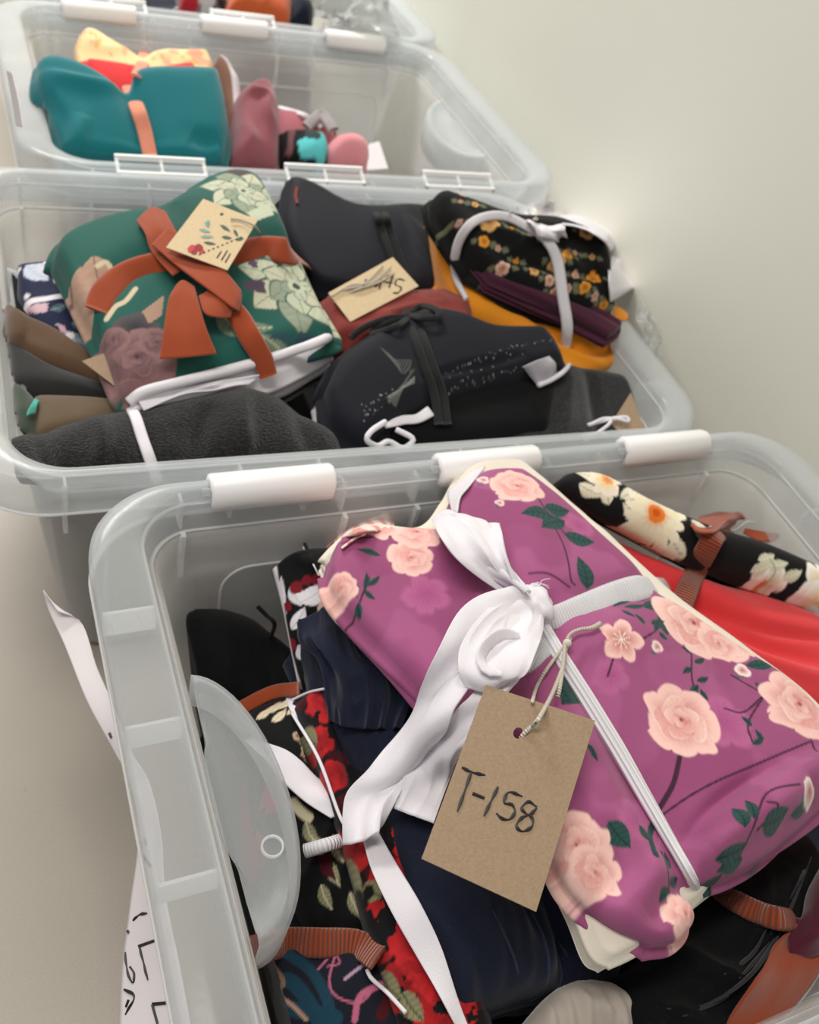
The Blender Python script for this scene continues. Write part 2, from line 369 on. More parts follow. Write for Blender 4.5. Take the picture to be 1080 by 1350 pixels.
    # three white hinge clips along the back rim
    for x in (CLIPX if clips else ()):
        n = 12; bm = bmesh.new(); hw = CLIPW / 2; rings = []
        sec = [(-0.006, -0.012), (-0.0065, -0.003), (-0.004, 0.004), (0.003, 0.0075), (0.010, 0.0065), (0.0155, 0.001), (0.0165, -0.008), (0.0155, -0.014), (0.0130, -0.014), (0.0135, -0.008), (0.011, -0.002), (0.006, 0.0), (0.0, -0.002), (-0.003, -0.012)]
        for sx in (-hw, -hw + 0.002, hw - 0.002, hw):
            k = 0.88 if abs(sx) == hw else 1.0
            rings.append([bm.verts.new((x + sx, BW_ / 2 - 0.004 + (-a) * k + 0.0, H + b_ * k + 0.0005)) for a, b_ in sec])
        for r0, r1 in zip(rings[:-1], rings[1:]):
            for k in range(len(sec)): bm.faces.new((r0[k], r0[(k + 1) % len(sec)], r1[(k + 1) % len(sec)], r1[k]))
        bm.faces.new(rings[0]); bm.faces.new(rings[-1][::-1])
        hc = bm_obj('hinge_clip', bm, M_CLIP, t)
        for sx in (-1, 1):                    # the pin stubs at either end of a clip
            bm = bmesh.new(); r = bmesh.ops.create_cone(bm, segments=12, radius1=0.003, radius2=0.0024, depth=0.006, cap_ends=True)
            for v in bm.verts: v.co = Matrix.Rotation(PI / 2, 3, 'Y') @ v.co + Vector((x + sx * (hw + 0.0025), BW_ / 2 - 0.012, H - 0.001))
            bm_obj('clip_pin', bm, M_RIM, hc)
    # three open white latch frames hooked over the front rim
    for x in (LATX if latches else ()):
        hw = LATW / 2; y1 = -BW_ / 2 + 0.016; y0 = -BW_ / 2 - 0.004; z = H + 0.004
        bm = bmesh.new()
        for lo, hi in (((-hw, y1 - 0.004, z - 0.004), (hw, y1, z + 0.002)), ((-hw, y0, z - 0.013), (hw, y0 + 0.0035, z - 0.007)),
                       ((-hw, y0, z - 0.014), (-hw + 0.0035, y1, z)), ((hw - 0.0035, y0, z - 0.014), (hw, y1, z)), ((-0.0015, y0, z - 0.014), (0.0015, y1, z))):
            r = bm_box(bm, lo, hi)
            for v in r:
                f = (v.co.y - y0) / (y1 - y0); v.co.x += x; 
                if abs(hi[1] - lo[1]) > 0.01: v.co.z = (z - 0.010 + 0.009 * f) + (0.002 if v.co.z > z - 0.007 else -0.002)
        bm_obj('latch', bm, M_LATCH, t, False, bevel=0.0006)
    return t
BINS = [(-0.002, -0.014, 0.0, 0.438), (-0.074, 0.436, -0.02, 0.420), (0.004, 0.862, 0.0, 0.420), (0.020, 1.290, 0.0, 0.420)]
def bin_loc(x, y, a, W):
    ca, sa = math.cos(a), math.sin(a); return (x + BL_ / 2 * ca - W / 2 * sa, y + BL_ / 2 * sa + W / 2 * ca, 0.0)
CLIPX, CLIPW = (-0.181, -0.006, 0.170), 0.090
LATX, LATW = (-0.179, -0.004, 0.160), 0.090
for ((x, y, a, W), lab, hw_) in zip(BINS, ('nearest clear plastic storage bin, holding the mauve rose print bundle', 'second clear plastic bin from the front, holding the green floral bundle with rust bow',
        'third clear plastic bin from the front, holding the teal bundle with a peach ribbon', 'farthest clear plastic bin, cut off by the top of the photo'), ((1, 0), (0, 0), (1, 1), (1, 1))):
    make_bin(bin_loc(x, y, a, W), a, lab, hw_[0], hw_[1], W)

# ------------------------------------------------------------------ cloth builders
IN_BIN = [None]
BIN_NAMES = ('nearest', 'second', 'third', 'farthest')
def squash(V):
    """cloth presses against the walls of the bin it lies in instead of passing through them"""
    if IN_BIN[0] is None: return V
    x0, y0, a, W = BINS[IN_BIN[0]]; cx, cy, _ = bin_loc(x0, y0, a, W); ca, sa = math.cos(a), math.sin(a); V = V.copy()
    dx, dy = V[:, 0] - cx, V[:, 1] - cy; lx, ly = dx * ca + dy * sa, -dx * sa + dy * ca; z = V[:, 2]
    dr = np.clip(BH_ - 0.046 - z, 0, 0.21) / (BH_ - 0.058) * 0.022
    ax = BL_ / 2 - 0.050 - dr - (0.010 if IN_BIN[0] == 0 else 0); ay = W / 2 - 0.028 - dr; up = z > BH_ - 0.028
    ax = np.where(up, BL_ / 2 - 0.036, ax); ay = np.where(up, W / 2 - 0.016, ay); free = z > BH_ + 0.001
    nx = np.clip(lx, -ax, ax); ny = np.clip(ly, -ay, ay); r = 0.022
    qx, qy = np.abs(nx) - (ax - r), np.abs(ny) - (ay - r); l = np.hypot(qx, qy); m = (qx > 0) & (qy > 0) & (l > r); k = np.where(m, r / np.maximum(l, 1e-6), 1)
    nx = np.where(m, np.sign(nx) * (ax - r + qx * k), nx); ny = np.where(m, np.sign(ny) * (ay - r + qy * k), ny)
    nx = np.where(free, lx, nx); ny = np.where(free, ly, ny); V[:, 0] = cx + nx * ca - ny * sa; V[:, 1] = cy + nx * sa + ny * ca
    V[:, 2] = np.maximum(z, 0.006); return V
class Bundle:
    """a folded piece of cloth: a Coons patch on a tilted plane, rounded over its edges, its sides showing the stacked folds"""
    def __init__(s, plane, top, right, bottom, left, res=0.002, thick=0.05, r=0.014, dome=0.006, layers=3, lay_amp=0.004,
                 wr=(), seed=0, edge_noise=0.0, pts3=False, side_rows=7, under=None, taper=0.0):
        s.taper = taper
        s.pl = plane; s.T = thick; s.seed = seed; s.name_cols = None; s.layers = layers
        f = (lambda q: plane.at(*q)) if not pts3 else (lambda q: np.array(q, float))
        A, B, Cc, D = [np.array([f(q) for q in e]) for e in (top, right, bottom, left)]
        # shared corners
        tl = (A[0] + D[0]) / 2; tr = (A[-1] + B[0]) / 2; br = (B[-1] + Cc[-1]) / 2; bl = (Cc[0] + D[-1]) / 2
        A[0] = tl; D[0] = tl; A[-1] = tr; B[0] = tr; B[-1] = br; Cc[-1] = br; Cc[0] = bl; D[-1] = bl
        ln = lambda P: np.linalg.norm(np.diff(P, axis=0), axis=1).sum()
        s.Lu = (ln(A) + ln(Cc)) / 2; s.Lv = (ln(B) + ln(D)) / 2
        nu = s.nu = max(8, int(s.Lu / res)); nv = s.nv = max(8, int(s.Lv / res))
        A = crom(A, nu); Cc = crom(Cc, nu); B = crom(B, nv); D = crom(D, nv)
        u = np.linspace(0, 1, nu)[None, :, None]; v = np.linspace(0, 1, nv)[:, None, None]
        P = (1 - v) * A[None] + v * Cc[None] + (1 - u) * D[:, None] + u * B[:, None] - ((1 - u) * (1 - v) * tl + u * (1 - v) * tr + (1 - u) * v * bl + u * v * br)
        s.base = P.reshape(-1, 3); s.uv = plane.uv(s.base)
        U, Vv = np.meshgrid(np.linspace(0, 1, nu), np.linspace(0, 1, nv)); s.U, s.V = U.ravel(), Vv.ravel()
        du = np.minimum(s.U, 1 - s.U) * s.Lu; dv = np.minimum(s.V, 1 - s.V) * s.Lv
        s.de = np.minimum(du, dv)
        def drop(d): e = np.clip(r - d, 0, r); return r - np.sqrt(np.maximum(r * r - e * e, 0))
        s.h = -np.minimum(np.hypot(drop(du), drop(dv)), r * 1.2) + dome * (np.sin(PI * s.U) * np.sin(PI * s.V)) ** 0.5
        s.fade = np.clip(s.de / (r * 1.5), 0, 1) * 0.75 + 0.25
        for q in wr:   # (wavelength, amplitude, angle deg, stretch, ridged)
            wl, amp, ang, st, rg = q; a = math.radians(ang); X = s.uv[:, 0] * math.cos(a) + s.uv[:, 1] * math.sin(a); Y = -s.uv[:, 0] * math.sin(a) + s.uv[:, 1] * math.cos(a)
            seed += 5; W = vnoise(np.stack([X / wl / 2, Y / wl / 2], -1), seed + 91) * 0.7
            Q = np.stack([X / wl / st + W * 0.6, Y / wl + W], -1)
            s.h += amp * s.fade * (ridged(Q, seed) if rg else vnoise(Q, seed) * 1.4)
        if edge_noise:
            n = vnoise(s.base * 22, seed + 3)[:, None]; m = vnoise(s.base * 22 + 9, seed + 4)[:, None]
            k = np.clip(1 - s.de / 0.03, 0, 1)[:, None]
            s.base = s.base + edge_noise * k * (n * plane.e1 + m * plane.e2)
        s.lay_amp = lay_amp; s.rows = side_rows
        s.col = None
    def pinch(s, pxs, depth, width):
        line = np.array([s.pl.puv(*q) for q in pxs]); d, _ = seg_dist(s.uv, line); s.h -= depth * np.exp(-(d / width) ** 2); return s
    def crease(s, pxs, h, w1, w2=None, taper=True):
        """a fold: rises sharply on one side of the line and rolls off on the other"""
        line = np.array([s.pl.puv(*q) for q in pxs]); line = crom(line, 24); d, run = seg_dist(s.uv, line); L = np.linalg.norm(np.diff(line, axis=0), axis=1).sum()
        i = np.argmin(((s.uv[:, None, :] - line[None, ::3]) ** 2).sum(-1), 1) * 3; i = np.clip(i, 0, len(line) - 2)
        t = line[i + 1] - line[i]; o = s.uv - line[i]; sg = t[:, 0] * o[:, 1] - t[:, 1] * o[:, 0]
        w = np.where(sg > 0, w1, w2 or w1); k = np.sin(PI * np.clip(run / L, 0.02, 0.98)) ** 0.5 if taper else 1
        s.h += h * k * np.exp(-(d / w) ** 2); return s
    def lift(s, px, py, amp, rad):
        c = s.pl.puv(px, py); s.h += amp * np.exp(-((s.uv - c) ** 2).sum(1) / rad ** 2); return s
    def build(s, name, m, parent=None, cols=None, side_cols=None, surf=True):
        n = s.pl.n; nu, nv = s.nu, s.nv; V = s.base + s.h[:, None] * n
        idx = np.concatenate([np.arange(nu), np.arange(1, nv) * nu + nu - 1, (nv - 1) * nu + np.arange(nu - 2, -1, -1), np.arange(nv - 2, 0, -1) * nu])
        ringp = V[idx]; cen = V.mean(0); N = len(idx)
        tan = np.roll(ringp, -3, 0) - np.roll(ringp, 3, 0); out = np.cross(tan, n); out /= np.linalg.norm(out, axis=1)[:, None] + 1e-9
        if ((ringp - cen) * out).sum(1).mean() < 0: out = -out
        out = (out + np.roll(out, 4, 0) + np.roll(out, -4, 0)) / 3
        arc = np.concatenate([[0], np.cumsum(np.linalg.norm(np.diff(ringp, axis=0), axis=1))])
        rows = []; K = s.layers * s.rows; scol = []
        for k in range(1, K + 1):
            t = k / K; li = min(int((k - 1) / s.rows), s.layers - 1); ph = (t * s.layers) % 1.0 if k % s.rows else 1.0
            Q = np.stack([arc * 9, np.full(N, li * 3.7 + s.seed)], -1)
            lo = vnoise(Q, s.seed + li) * s.lay_amp * 1.6
            Q2 = np.stack([arc * 30, np.full(N, li * 1.7)], -1)
            o = s.lay_amp * (np.sin(PI * ph) ** 0.6) + lo * np.sin(PI * min(ph, 1)) ** 0.4
            o = o - s.taper * t ** 0.8
            z = s.T * t + vnoise(Q2, s.seed + 40 + li) * 0.0015 * math.sin(PI * ph)
            rows.append(ringp + out * o[:, None] - n * (z[:, None] if hasattr(z, '__len__') else z) if True else None)
            scol.append(li)
        F = grid_faces(nu, nv)[:, ::-1].tolist()
        base = len(V); allV = [V] + rows
        prev = idx
        for k in range(K):
            cur = base + k * N + np.arange(N)
            F += np.stack([prev, np.roll(prev, -1), np.roll(cur, -1), cur], -1).tolist(); prev = cur
        F.append(prev[::-1].tolist())
        VV = squash(np.concatenate(allV))
        cc = None
        if cols is not None:
            scs = []
            for k in range(K):
                if side_cols: scs.append(np.tile(side_cols[scol[k] % len(side_cols)], (N, 1)))
                else: scs.append(cols[idx])
            if side_cols is not None:
                pass
            cc = np.concatenate([cols] + scs)
        s.VV = VV
        o = mesh(name, VV, F, m, parent, cols=cc, surf=surf)
        return o

def ribbon(name, P, width, m, parent=None, thick=0.0012, nrm=None, n=None, belly=0.35, surf=False, twist=None, pad=0.0):
    """a band swept along 3-D points; nrm gives the outward side at the points, UV in metres"""
    P = np.array(P, float); L = np.linalg.norm(np.diff(P, axis=0), axis=1).sum(); n = n or max(10, int(L / 0.003))
    S = crom(P, n); W = np.interp(np.linspace(0, 1, n), np.linspace(0, 1, len(np.atleast_1d(width))), np.atleast_1d(width)) if np.ndim(width) else np.full(n, width)
    if nrm is None: Nn = CAM - S; Nn = Nn / np.linalg.norm(Nn, axis=1)[:, None] + np.array([0, 0, 0.35])
    else:
        nrm = np.array(nrm, float)
        Nn = np.tile(nrm, (n, 1)) if nrm.ndim == 1 else crom(nrm, n) if len(nrm) > 1 else nrm
    T = np.gradient(S, axis=0); T /= np.linalg.norm(T, axis=1)[:, None] + 1e-9
    X = np.cross(T, Nn); X /= np.linalg.norm(X, axis=1)[:, None] + 1e-9; Y = np.cross(X, T)
    if twist is not None:
        a = np.interp(np.linspace(0, 1, n), np.linspace(0, 1, len(twist)), np.radians(twist))[:, None]; X, Y = X * np.cos(a) + Y * np.sin(a), -X * np.sin(a) + Y * np.cos(a)
    m_ = 10; sec = []
    for k in range(m_ + 1): q = -1 + 2 * k / m_; sec.append((q, belly * (1 - abs(q) ** 2.4) + 0.5 * (1 - abs(q) ** 8)))
    for k in range(m_ - 1, 0, -1): q = -1 + 2 * k / m_; sec.append((q, belly * (1 - abs(q) ** 2.4) * 0.0 - 0.5 * (1 - abs(q) ** 8)))
    V = []; UV = []; arc = np.concatenate([[0], np.cumsum(np.linalg.norm(np.diff(S, axis=0), axis=1))])
    for q, h in sec:
        V.append(S + X * (q * W / 2)[:, None] + Y * (h * (thick + pad))); UV.append(np.stack([arc, q * W / 2], -1))
    V = np.stack(V, 1).reshape(-1, 3); UV = np.stack(UV, 1).reshape(-1, 2); k = len(sec)
    F = grid_faces(k, n, wrap=True).tolist(); F.append(list(range(k))); F.append(list(range((n - 1) * k, n * k))[::-1])
    return mesh(name, V, F, m, parent, uvs=UV, surf=surf)
def on(pxs, lift=0.002, surf=None, default=0.2):
    """3-D points lying on whatever is already built at these pixels; an entry may carry its own lift"""
    return [hit(q[0], q[1], q[2] if len(q) > 2 else lift, surf, default) for q in pxs]
def tube(name, P, rad, m, parent=None, n=None, seg=8, tip=1.0, surf=False):
    P = np.array(P, float); L = np.linalg.norm(np.diff(P, axis=0), axis=1).sum(); n = n or max(8, int(L / 0.002)); S = crom(P, n)
    T = np.gradient(S, axis=0); T /= np.linalg.norm(T, axis=1)[:, None] + 1e-9; up = np.array([0.31, 0.2, 0.93]); X = np.cross(T, up); X /= np.linalg.norm(X, axis=1)[:, None] + 1e-9; Y = np.cross(X, T)
    a = np.linspace(0, 2 * PI, seg, endpoint=False); R = np.full(n, rad) if np.ndim(rad) == 0 else np.interp(np.linspace(0, 1, n), np.linspace(0, 1, len(rad)), rad)
    arc = np.concatenate([[0], np.cumsum(np.linalg.norm(np.diff(S, axis=0), axis=1))])
    V = S[:, None] + (X[:, None] * np.cos(a)[None, :, None] + Y[:, None] * np.sin(a)[None, :, None]) * R[:, None, None]
    UV = np.stack([np.repeat(arc[:, None], seg, 1), np.repeat(a[None] * rad if np.ndim(rad) == 0 else a[None] * 0.001, n, 0)], -1)
    F = grid_faces(seg, n, wrap=True).tolist(); F.append(list(range(seg))[::-1]); F.append(list(range((n - 1) * seg, n * seg)))
    return mesh(name, V.reshape(-1, 3), F, m, parent, uvs=UV.reshape(-1, 2), surf=surf)
def loft(name, rows, m, parent=None, nu=60, nv=60, thick=0.0012, wr=(), cols=None, surf=False, smoothrows=True, seed=3, holes=None, colfn=None):
    """cloth surface through rows of 3-D points"""
    R = np.array([crom(r, nu) for r in rows]); G = np.stack([crom(R[:, i], nv) if len(R) > 2 else np.linspace(R[0, i], R[-1, i], nv) for i in range(nu)], 1)
    V = G.reshape(-1, 3); du = np.gradient(G, axis=1); dv = np.gradient(G, axis=0); N = np.cross(du, dv); N /= np.linalg.norm(N, axis=2)[..., None] + 1e-12
    if (N @ (CAM - G.mean((0, 1)))).mean() < 0: N = -N
    N = N.reshape(-1, 3)
    U, W = np.meshgrid(np.linspace(0, 1, nu), np.linspace(0, 1, nv)); U = U.ravel(); W = W.ravel()
    for fu, fv, amp, rg in wr:
        seed += 3; Q = np.stack([U * fu, W * fv], -1) + 0.3 * np.stack([vnoise(V * 30, seed), vnoise(V * 30, seed + 1)], -1)
        V = V + N * ((ridged(Q, seed) if rg else vnoise(Q, seed)) * amp)[:, None]
    lu = np.linalg.norm(np.diff(G[nv // 2], axis=0), axis=1).sum(); lv = np.linalg.norm(np.diff(G[:, nu // 2], axis=0), axis=1).sum()
    # closed thin slab
    k = len(V); top = grid_faces(nu, nv); idx = np.concatenate([np.arange(nu), np.arange(1, nv) * nu + nu - 1, (nv - 1) * nu + np.arange(nu - 2, -1, -1), np.arange(nv - 2, 0, -1) * nu])
    F = top.tolist() + (top[:, ::-1] + k).tolist() + np.stack([idx, idx + k, np.roll(idx, -1) + k, np.roll(idx, -1)], -1).tolist()
    VV = np.concatenate([V, V - N * thick]); cc = None
    if colfn is not None: c = colfn(U, W, V); cc = np.concatenate([c, c])
    UV = np.stack([U * lu, W * lv], -1)
    return mesh(name, VV, F, m, parent, uvs=np.concatenate([UV, UV]), surf=surf, cols=cc)

# ------------------------------------------------------------------ cloth prints, painted point by point in the plane of the cloth
class Print:
    def __init__(s, uv, base): s.uv = uv; s.c = np.tile(np.array(base, float), (len(uv), 1))
    def near(s, c, R):
        i = np.nonzero((np.abs(s.uv - c) < R).all(1))[0]; return i, s.uv[i] - c
    def put(s, i, m, col, a=1.0):
        col = np.array(col); m = np.clip(m, 0, 1)[:, None] * a; s.c[i] = s.c[i] * (1 - m) + col * m
    def mottle(s, col, wl, amt, seed=0, hard=0.15, th=0.1):
        n = fbm(s.uv / wl, seed, 3); k = np.clip((n - th) / hard, 0, 1)[:, None] * amt; s.c = s.c * (1 - k) + np.array(col) * k
    def petals(s, c, R, n, ang, col, dark, light=None, depth=0.35, tip=0.5, inner=0.0, soft=0.0012, ecc=1.0, ea=0.0):
        i, d = s.near(c, R * 1.5); 
        if not len(i): return
        ca, sa = math.cos(ea), math.sin(ea); x = d[:, 0] * ca + d[:, 1] * sa; y = (-d[:, 0] * sa + d[:, 1] * ca) * ecc
        r = np.hypot(x, y); th = np.arctan2(y, x) + ang + 0.25 * vnoise(d / R * 1.5 + c[0] * 50, 3)
        k = np.abs(np.cos(th * n / 2)) ** tip; wob = 1 + 0.10 * vnoise(np.stack([th * 2.5, c[0] * 99 + 0 * th], -1), 8)
        rr = R * (1 - depth + depth * k) * wob
        m = (rr - r) / soft; t = np.clip(r / rr, 0, 1)
        col, dark = np.array(col), np.array(dark); light = np.array(light if light is not None else col)
        vein = 0.5 + 0.5 * np.sin(th * n * 4 + 3 * vnoise(d / R * 3, 5)); sh = np.clip(1 - t * 1.25, 0, 1)[:, None]
        cc = dark * sh + (light * (0.5 + 0.5 * t[:, None]) + col * (0.5 - 0.5 * t[:, None])) * (1 - sh); cc = cc * (1 - 0.15 * vein[:, None] * (1 - t[:, None])) 
        gap = np.clip(1 - k / 0.35, 0, 1)[:, None] * np.clip(t, 0, 1)[:, None]; cc = cc * (1 - 0.45 * gap) + dark * 0.45 * gap
        if inner: m = np.minimum(m, (r - R * inner) / soft)
        mm = np.clip(m, 0, 1)[:, None]; s.c[i] = s.c[i] * (1 - mm) + cc * mm
    def rose(s, c, R, ang, pal, ecc=1.0, ea=0.0):
        """a cabbage rose: outer ruffle, then ever smaller offset whorls outlined dark"""
        o, mid, l, dk = [np.array(q) for q in pal]; rs = np.random.RandomState(int(abs(c[0] * 9999)) % 9999)
        s.petals(c, R, 7, ang, mid, o, l, depth=0.16, tip=0.35, ecc=ecc, ea=ea)
        for k in range(9):
            f = 0.80 - 0.075 * k; a = ang + k * 2.4; cc = c + np.array([math.cos(a), math.sin(a)]) * R * 0.30 * (1 - k / 10)
            rad = R * (0.52 - 0.040 * k)
            i, d = s.near(cc, rad * 1.4)
            if not len(i): continue
            r = np.hypot(d[:, 0], d[:, 1] * ecc); th = np.arctan2(d[:, 1], d[:, 0]); rr = rad * (0.88 + 0.10 * np.cos(th * 3 + a * 2) + 0.05 * vnoise(d / rad * 2, k))
            t = np.clip(r / rr, 0, 1.2); m = np.clip((rr - r) / (0.0012), 0, 1)
            face = np.cos(th - a)             # petal printed paler on its outer lip
            base = mid * 0.55 + o * 0.45; q = np.clip(0.5 + 0.6 * face * t, 0, 1)[:, None]; cc_ = base * (1 - q) + (l if k % 3 else (l + mid) / 2) * q
            vein = (0.5 + 0.5 * np.sin(th * 14 + 2 * vnoise(d / rad * 4, 9)))[:, None] * t[:, None] * 0.12; cc_ = cc_ * (1 - vein)
            edge = np.clip((t - 0.86) / 0.06, 0, 1)[:, None] * np.clip(-face * 1.5 + 0.35, 0, 1)[:, None]; cc_ = cc_ * (1 - edge * 0.85) + (dk * 0.6 + o * 0.4) * edge * 0.85
            rim = np.clip((t - 0.82) / 0.08, 0, 1)[:, None] * np.clip(face * 1.4 - 0.3, 0, 1)[:, None]; cc_ = cc_ * (1 - rim * 0.85) + np.minimum(l * 1.2, 1) * rim * 0.85
            s.c[i] = s.c[i] * (1 - m[:, None]) + cc_ * m[:, None]
        i, d = s.near(c, R * 0.2); r = np.hypot(*d.T); s.put(i, ((R * 0.07 - r) / 0.001), dk, 0.8)
    def leaf(s, a, b, w, col, light, vein=None):
        a, b = np.array(a), np.array(b); d = b - a; L = np.linalg.norm(d); i, q = s.near((a + b) / 2, L * 0.75)
        if not len(i): return
        e = d / L; q = q + (b - a) / 2; t = (q @ e) / L; y = q[:, 0] * -e[1] + q[:, 1] * e[0] + 0.06 * L * np.sin(PI * np.clip(t, 0, 1))
        hw = w * np.sin(PI * np.clip(t, 0, 1) ** 0.8) ** 0.9; m = (hw - np.abs(y)) / 0.0007; m = np.where((t < 0) | (t > 1), 0, m)
        s.put(i, m, col); k = (0.5 + 0.5 * np.sin(t * 38 - np.abs(y) / w * 5)) * 0.45
        s.put(i, np.minimum(m, k), light, 0.55)
        s.put(i, np.minimum(m, (0.0007 - np.abs(y)) / 0.0004), vein if vein is not None else light, 0.8)
    def line(s, pts, w, col, n=30):
        L = crom(np.array(pts), n) if len(pts) > 2 else np.array(pts); lo, hi = L.min(0) - w * 2, L.max(0) + w * 2
        i = np.nonzero(((s.uv > lo) & (s.uv < hi)).all(1))[0]
        if not len(i): return
        d, _ = seg_dist(s.uv[i], L); s.put(i, (w / 2 - d) / 0.0006 + 0.5, col)
    def poly(s, pts, col, soft=0.0005):
        P = np.array(pts); lo, hi = P.min(0) - 0.002, P.max(0) + 0.002; i = np.nonzero(((s.uv > lo) & (s.uv < hi)).all(1))[0]
        if not len(i): return
        q = s.uv[i]; ins = np.zeros(len(i), bool)
        for a, b in zip(P, np.roll(P, -1, 0)):
            c = ((a[1] > q[:, 1]) != (b[1] > q[:, 1])) & (q[:, 0] < (b[0] - a[0]) * (q[:, 1] - a[1]) / (b[1] - a[1] + 1e-12) + a[0]); ins ^= c
        s.put(i, ins.astype(float), col)
    def blob(s, c, R, col, ecc=1.0, a=0.0, soft=0.0008, wob=0.15, al=1.0):
        i, d = s.near(c, R * 1.6)
        if not len(i): return
        x = d[:, 0] * math.cos(a) + d[:, 1] * math.sin(a); y = (-d[:, 0] * math.sin(a) + d[:, 1] * math.cos(a)) * ecc
        r = np.hypot(x, y); th = np.arctan2(y, x); s.put(i, (R * (1 + wob * vnoise(np.stack([np.cos(th) * 1.5 + c[0] * 70, np.sin(th) * 1.5], -1), 4)) - r) / soft, col, al)

# ------------------------------------------------------------------ cloths and bands
BLK = srgb((11, 11, 13)); NAVY = srgb((16, 23, 44)); WHITE = srgb((236, 232, 238)); CREAM = srgb((233, 224, 208)); RUST = srgb((160, 74, 40))
M_PRINT = cloth('printed_jersey', None, weave=1500, bump=0.15, rough=0.75, sheen=0.15, var=0.03)
M_PRINTK = cloth('printed_dark_jersey', None, weave=1500, bump=0.15, rough=0.8, sheen=0.08, var=0.03, spec=0.2)
M_BLACK = cloth('black_cotton', BLK, sheen=0.05, bump=0.4, lint=0.18, spec=0.15)
M_NAVY = cloth('navy_jersey', NAVY, sheen=0.15, bump=0.3, lint=0.3)
M_WHITE = cloth('white_ribbon_cloth', WHITE, weave=1800, bump=0.5, var=0.02, sheen=0.2)
M_CREAM = cloth('cream_cotton', CREAM, weave=1500, bump=0.4, var=0.04)
M_BANDW = ribbed('white_elastic', srgb((238, 236, 240)), pitch=0.0019, dark=0.86, depth=0.0006)
M_BANDWL = ribbed('white_elastic_lengthwise', srgb((238, 236, 240)), pitch=0.0030, across=True, dark=0.86)
M_RUSTB = ribbed('rust_ribbed_band', srgb((150, 68, 38)), pitch=0.0026, dark=0.62, depth=0.001)
M_RUST = cloth('rust_cloth', srgb((154, 66, 32)), weave=1400, bump=0.4, var=0.06)
M_CORAL = cloth('coral_jersey', srgb((226, 62, 66)), weave=1500, bump=0.3, var=0.03, sheen=0.25)
M_TWINE = ribbed('cotton_twine', srgb((226, 216, 198)), pitch=0.0016, dark=0.7, depth=0.0006)
M_KRAFT = plain('kraft_card', srgb((165, 142, 117)), rough=0.8, spec=0.15, bump=0.25, bscale=900, var=0.10, vscale=500)
M_KRAFTL = plain('pale_kraft_card', srgb((214, 192, 156)), rough=0.8, spec=0.15, bump=0.2, bscale=900, var=0.08, vscale=500)
M_INK = plain('black_ink', srgb((28, 26, 28)), rough=0.5)
M_PAPER = plain('white_paper', srgb((236, 230, 232)), rough=0.7, spec=0.2, trans=0.15)

def card(name, label, pts, m, lift=0.004, thick=0.0006, grp=None, hole=None, plane=None, colfn=None, res=2, parent=None, bow=0.0):
    """a flat card from its four corners (top-left, top-right, bottom-right, bottom-left), with an optional punched hole in card fractions"""
    P = np.array(pts, float)
    bm = bmesh.new()
    def q(u, v):
        p = (1 - v) * ((1 - u) * P[0] + u * P[1]) + v * ((1 - u) * P[3] + u * P[2]); return p + bow * math.sin(PI * u) * math.sin(PI * v) * CN
    CN = np.cross(P[3] - P[0], P[1] - P[0]); CN = CN / np.linalg.norm(CN); CN = CN if CN @ (CAM - P[0]) > 0 else -CN
    n = 28; outer = []; inner = []
    for k in range(n):
        a = 2 * PI * k / n
        c, s_ = math.cos(a), math.sin(a); f = 1 / max(abs(c), abs(s_)); outer.append((0.5 + 0.5 * c * f, 0.5 + 0.5 * s_ * f))
    for cu, cv in ((0, 0), (1, 0), (1, 1), (0, 1)):        # put exact corners in
        i = min(range(n), key=lambda k: (outer[k][0] - cu) ** 2 + (outer[k][1] - cv) ** 2); outer[i] = (cu, cv)
    hu, hv, ru, rv = hole or (0.5, 0.5, 0.0, 0.0)
    rings = []
    for t in (0, 0.25, 0.5, 0.75, 1.0):
        r = []
        for k in range(n):
            a = 2 * PI * k / n; iu, iv = hu + ru * math.cos(a), hv + rv * math.sin(a); u = outer[k][0] * (1 - t) + iu * t; v = outer[k][1] * (1 - t) + iv * t; r.append((u, v))
        rings.append(r)
    V = []; F = []
    for side in (0, 1):
        for r in rings:
            for (u, v) in r: V.append(q(u, v) - CN * thick * side)
    nr = len(rings)
    for side in (0, 1):
        for i in range(nr - 1):
            for k in range(n):
                a = side * nr * n + i * n + k; b = side * nr * n + i * n + (k + 1) % n; f = [a, b, b + n, a + n]; F.append(f if side else f[::-1])
    for i in (0, nr - 1):
        if i == nr - 1 and not hole: continue
        for k in range(n): a = i * n + k; b = i * n + (k + 1) % n; F.append([a, b, b + nr * n, a + nr * n])
    if not hole: 
        pass
    o = mesh(name, V, F, m, parent, smooth=False, surf=True)
    o['_n'] = 0; del o['_n']
    if parent is None: o['label'] = label
    return o, q, CN
def strokes(name, lines, w, par, lift=0.0007, m=None, wid=None):
    """pen strokes laid on the surface under these pixels, joined as one line of lettering"""
    V = []; F = []
    for L in lines:
        if len(L) > 2:
            L = crom(np.array(L, float), 6 * len(L))
        P = np.array(on([tuple(q) for q in L], lift)); n = len(P); T = np.gradient(P, axis=0); T /= np.linalg.norm(T, axis=1)[:, None] + 1e-9
        vw = CAM - P.mean(0); X = np.cross(T, vw / np.linalg.norm(vw)); X /= np.linalg.norm(X, axis=1)[:, None] + 1e-9; b = len(V)
        up = vw / np.linalg.norm(vw) * 0.0002
        for i in range(n):
            ww = w * (0.8 + 0.3 * math.sin(i * 0.7 + n))
            V += [P[i] - X[i] * ww / 2, P[i] + up, P[i] + X[i] * ww / 2]
        for i in range(n - 1):
            a = b + 3 * i; F += [[a, a + 1, a + 4, a + 3], [a + 1, a + 2, a + 5, a + 4]]
    return mesh(name, V, F, m or M_INK, par, smooth=True)

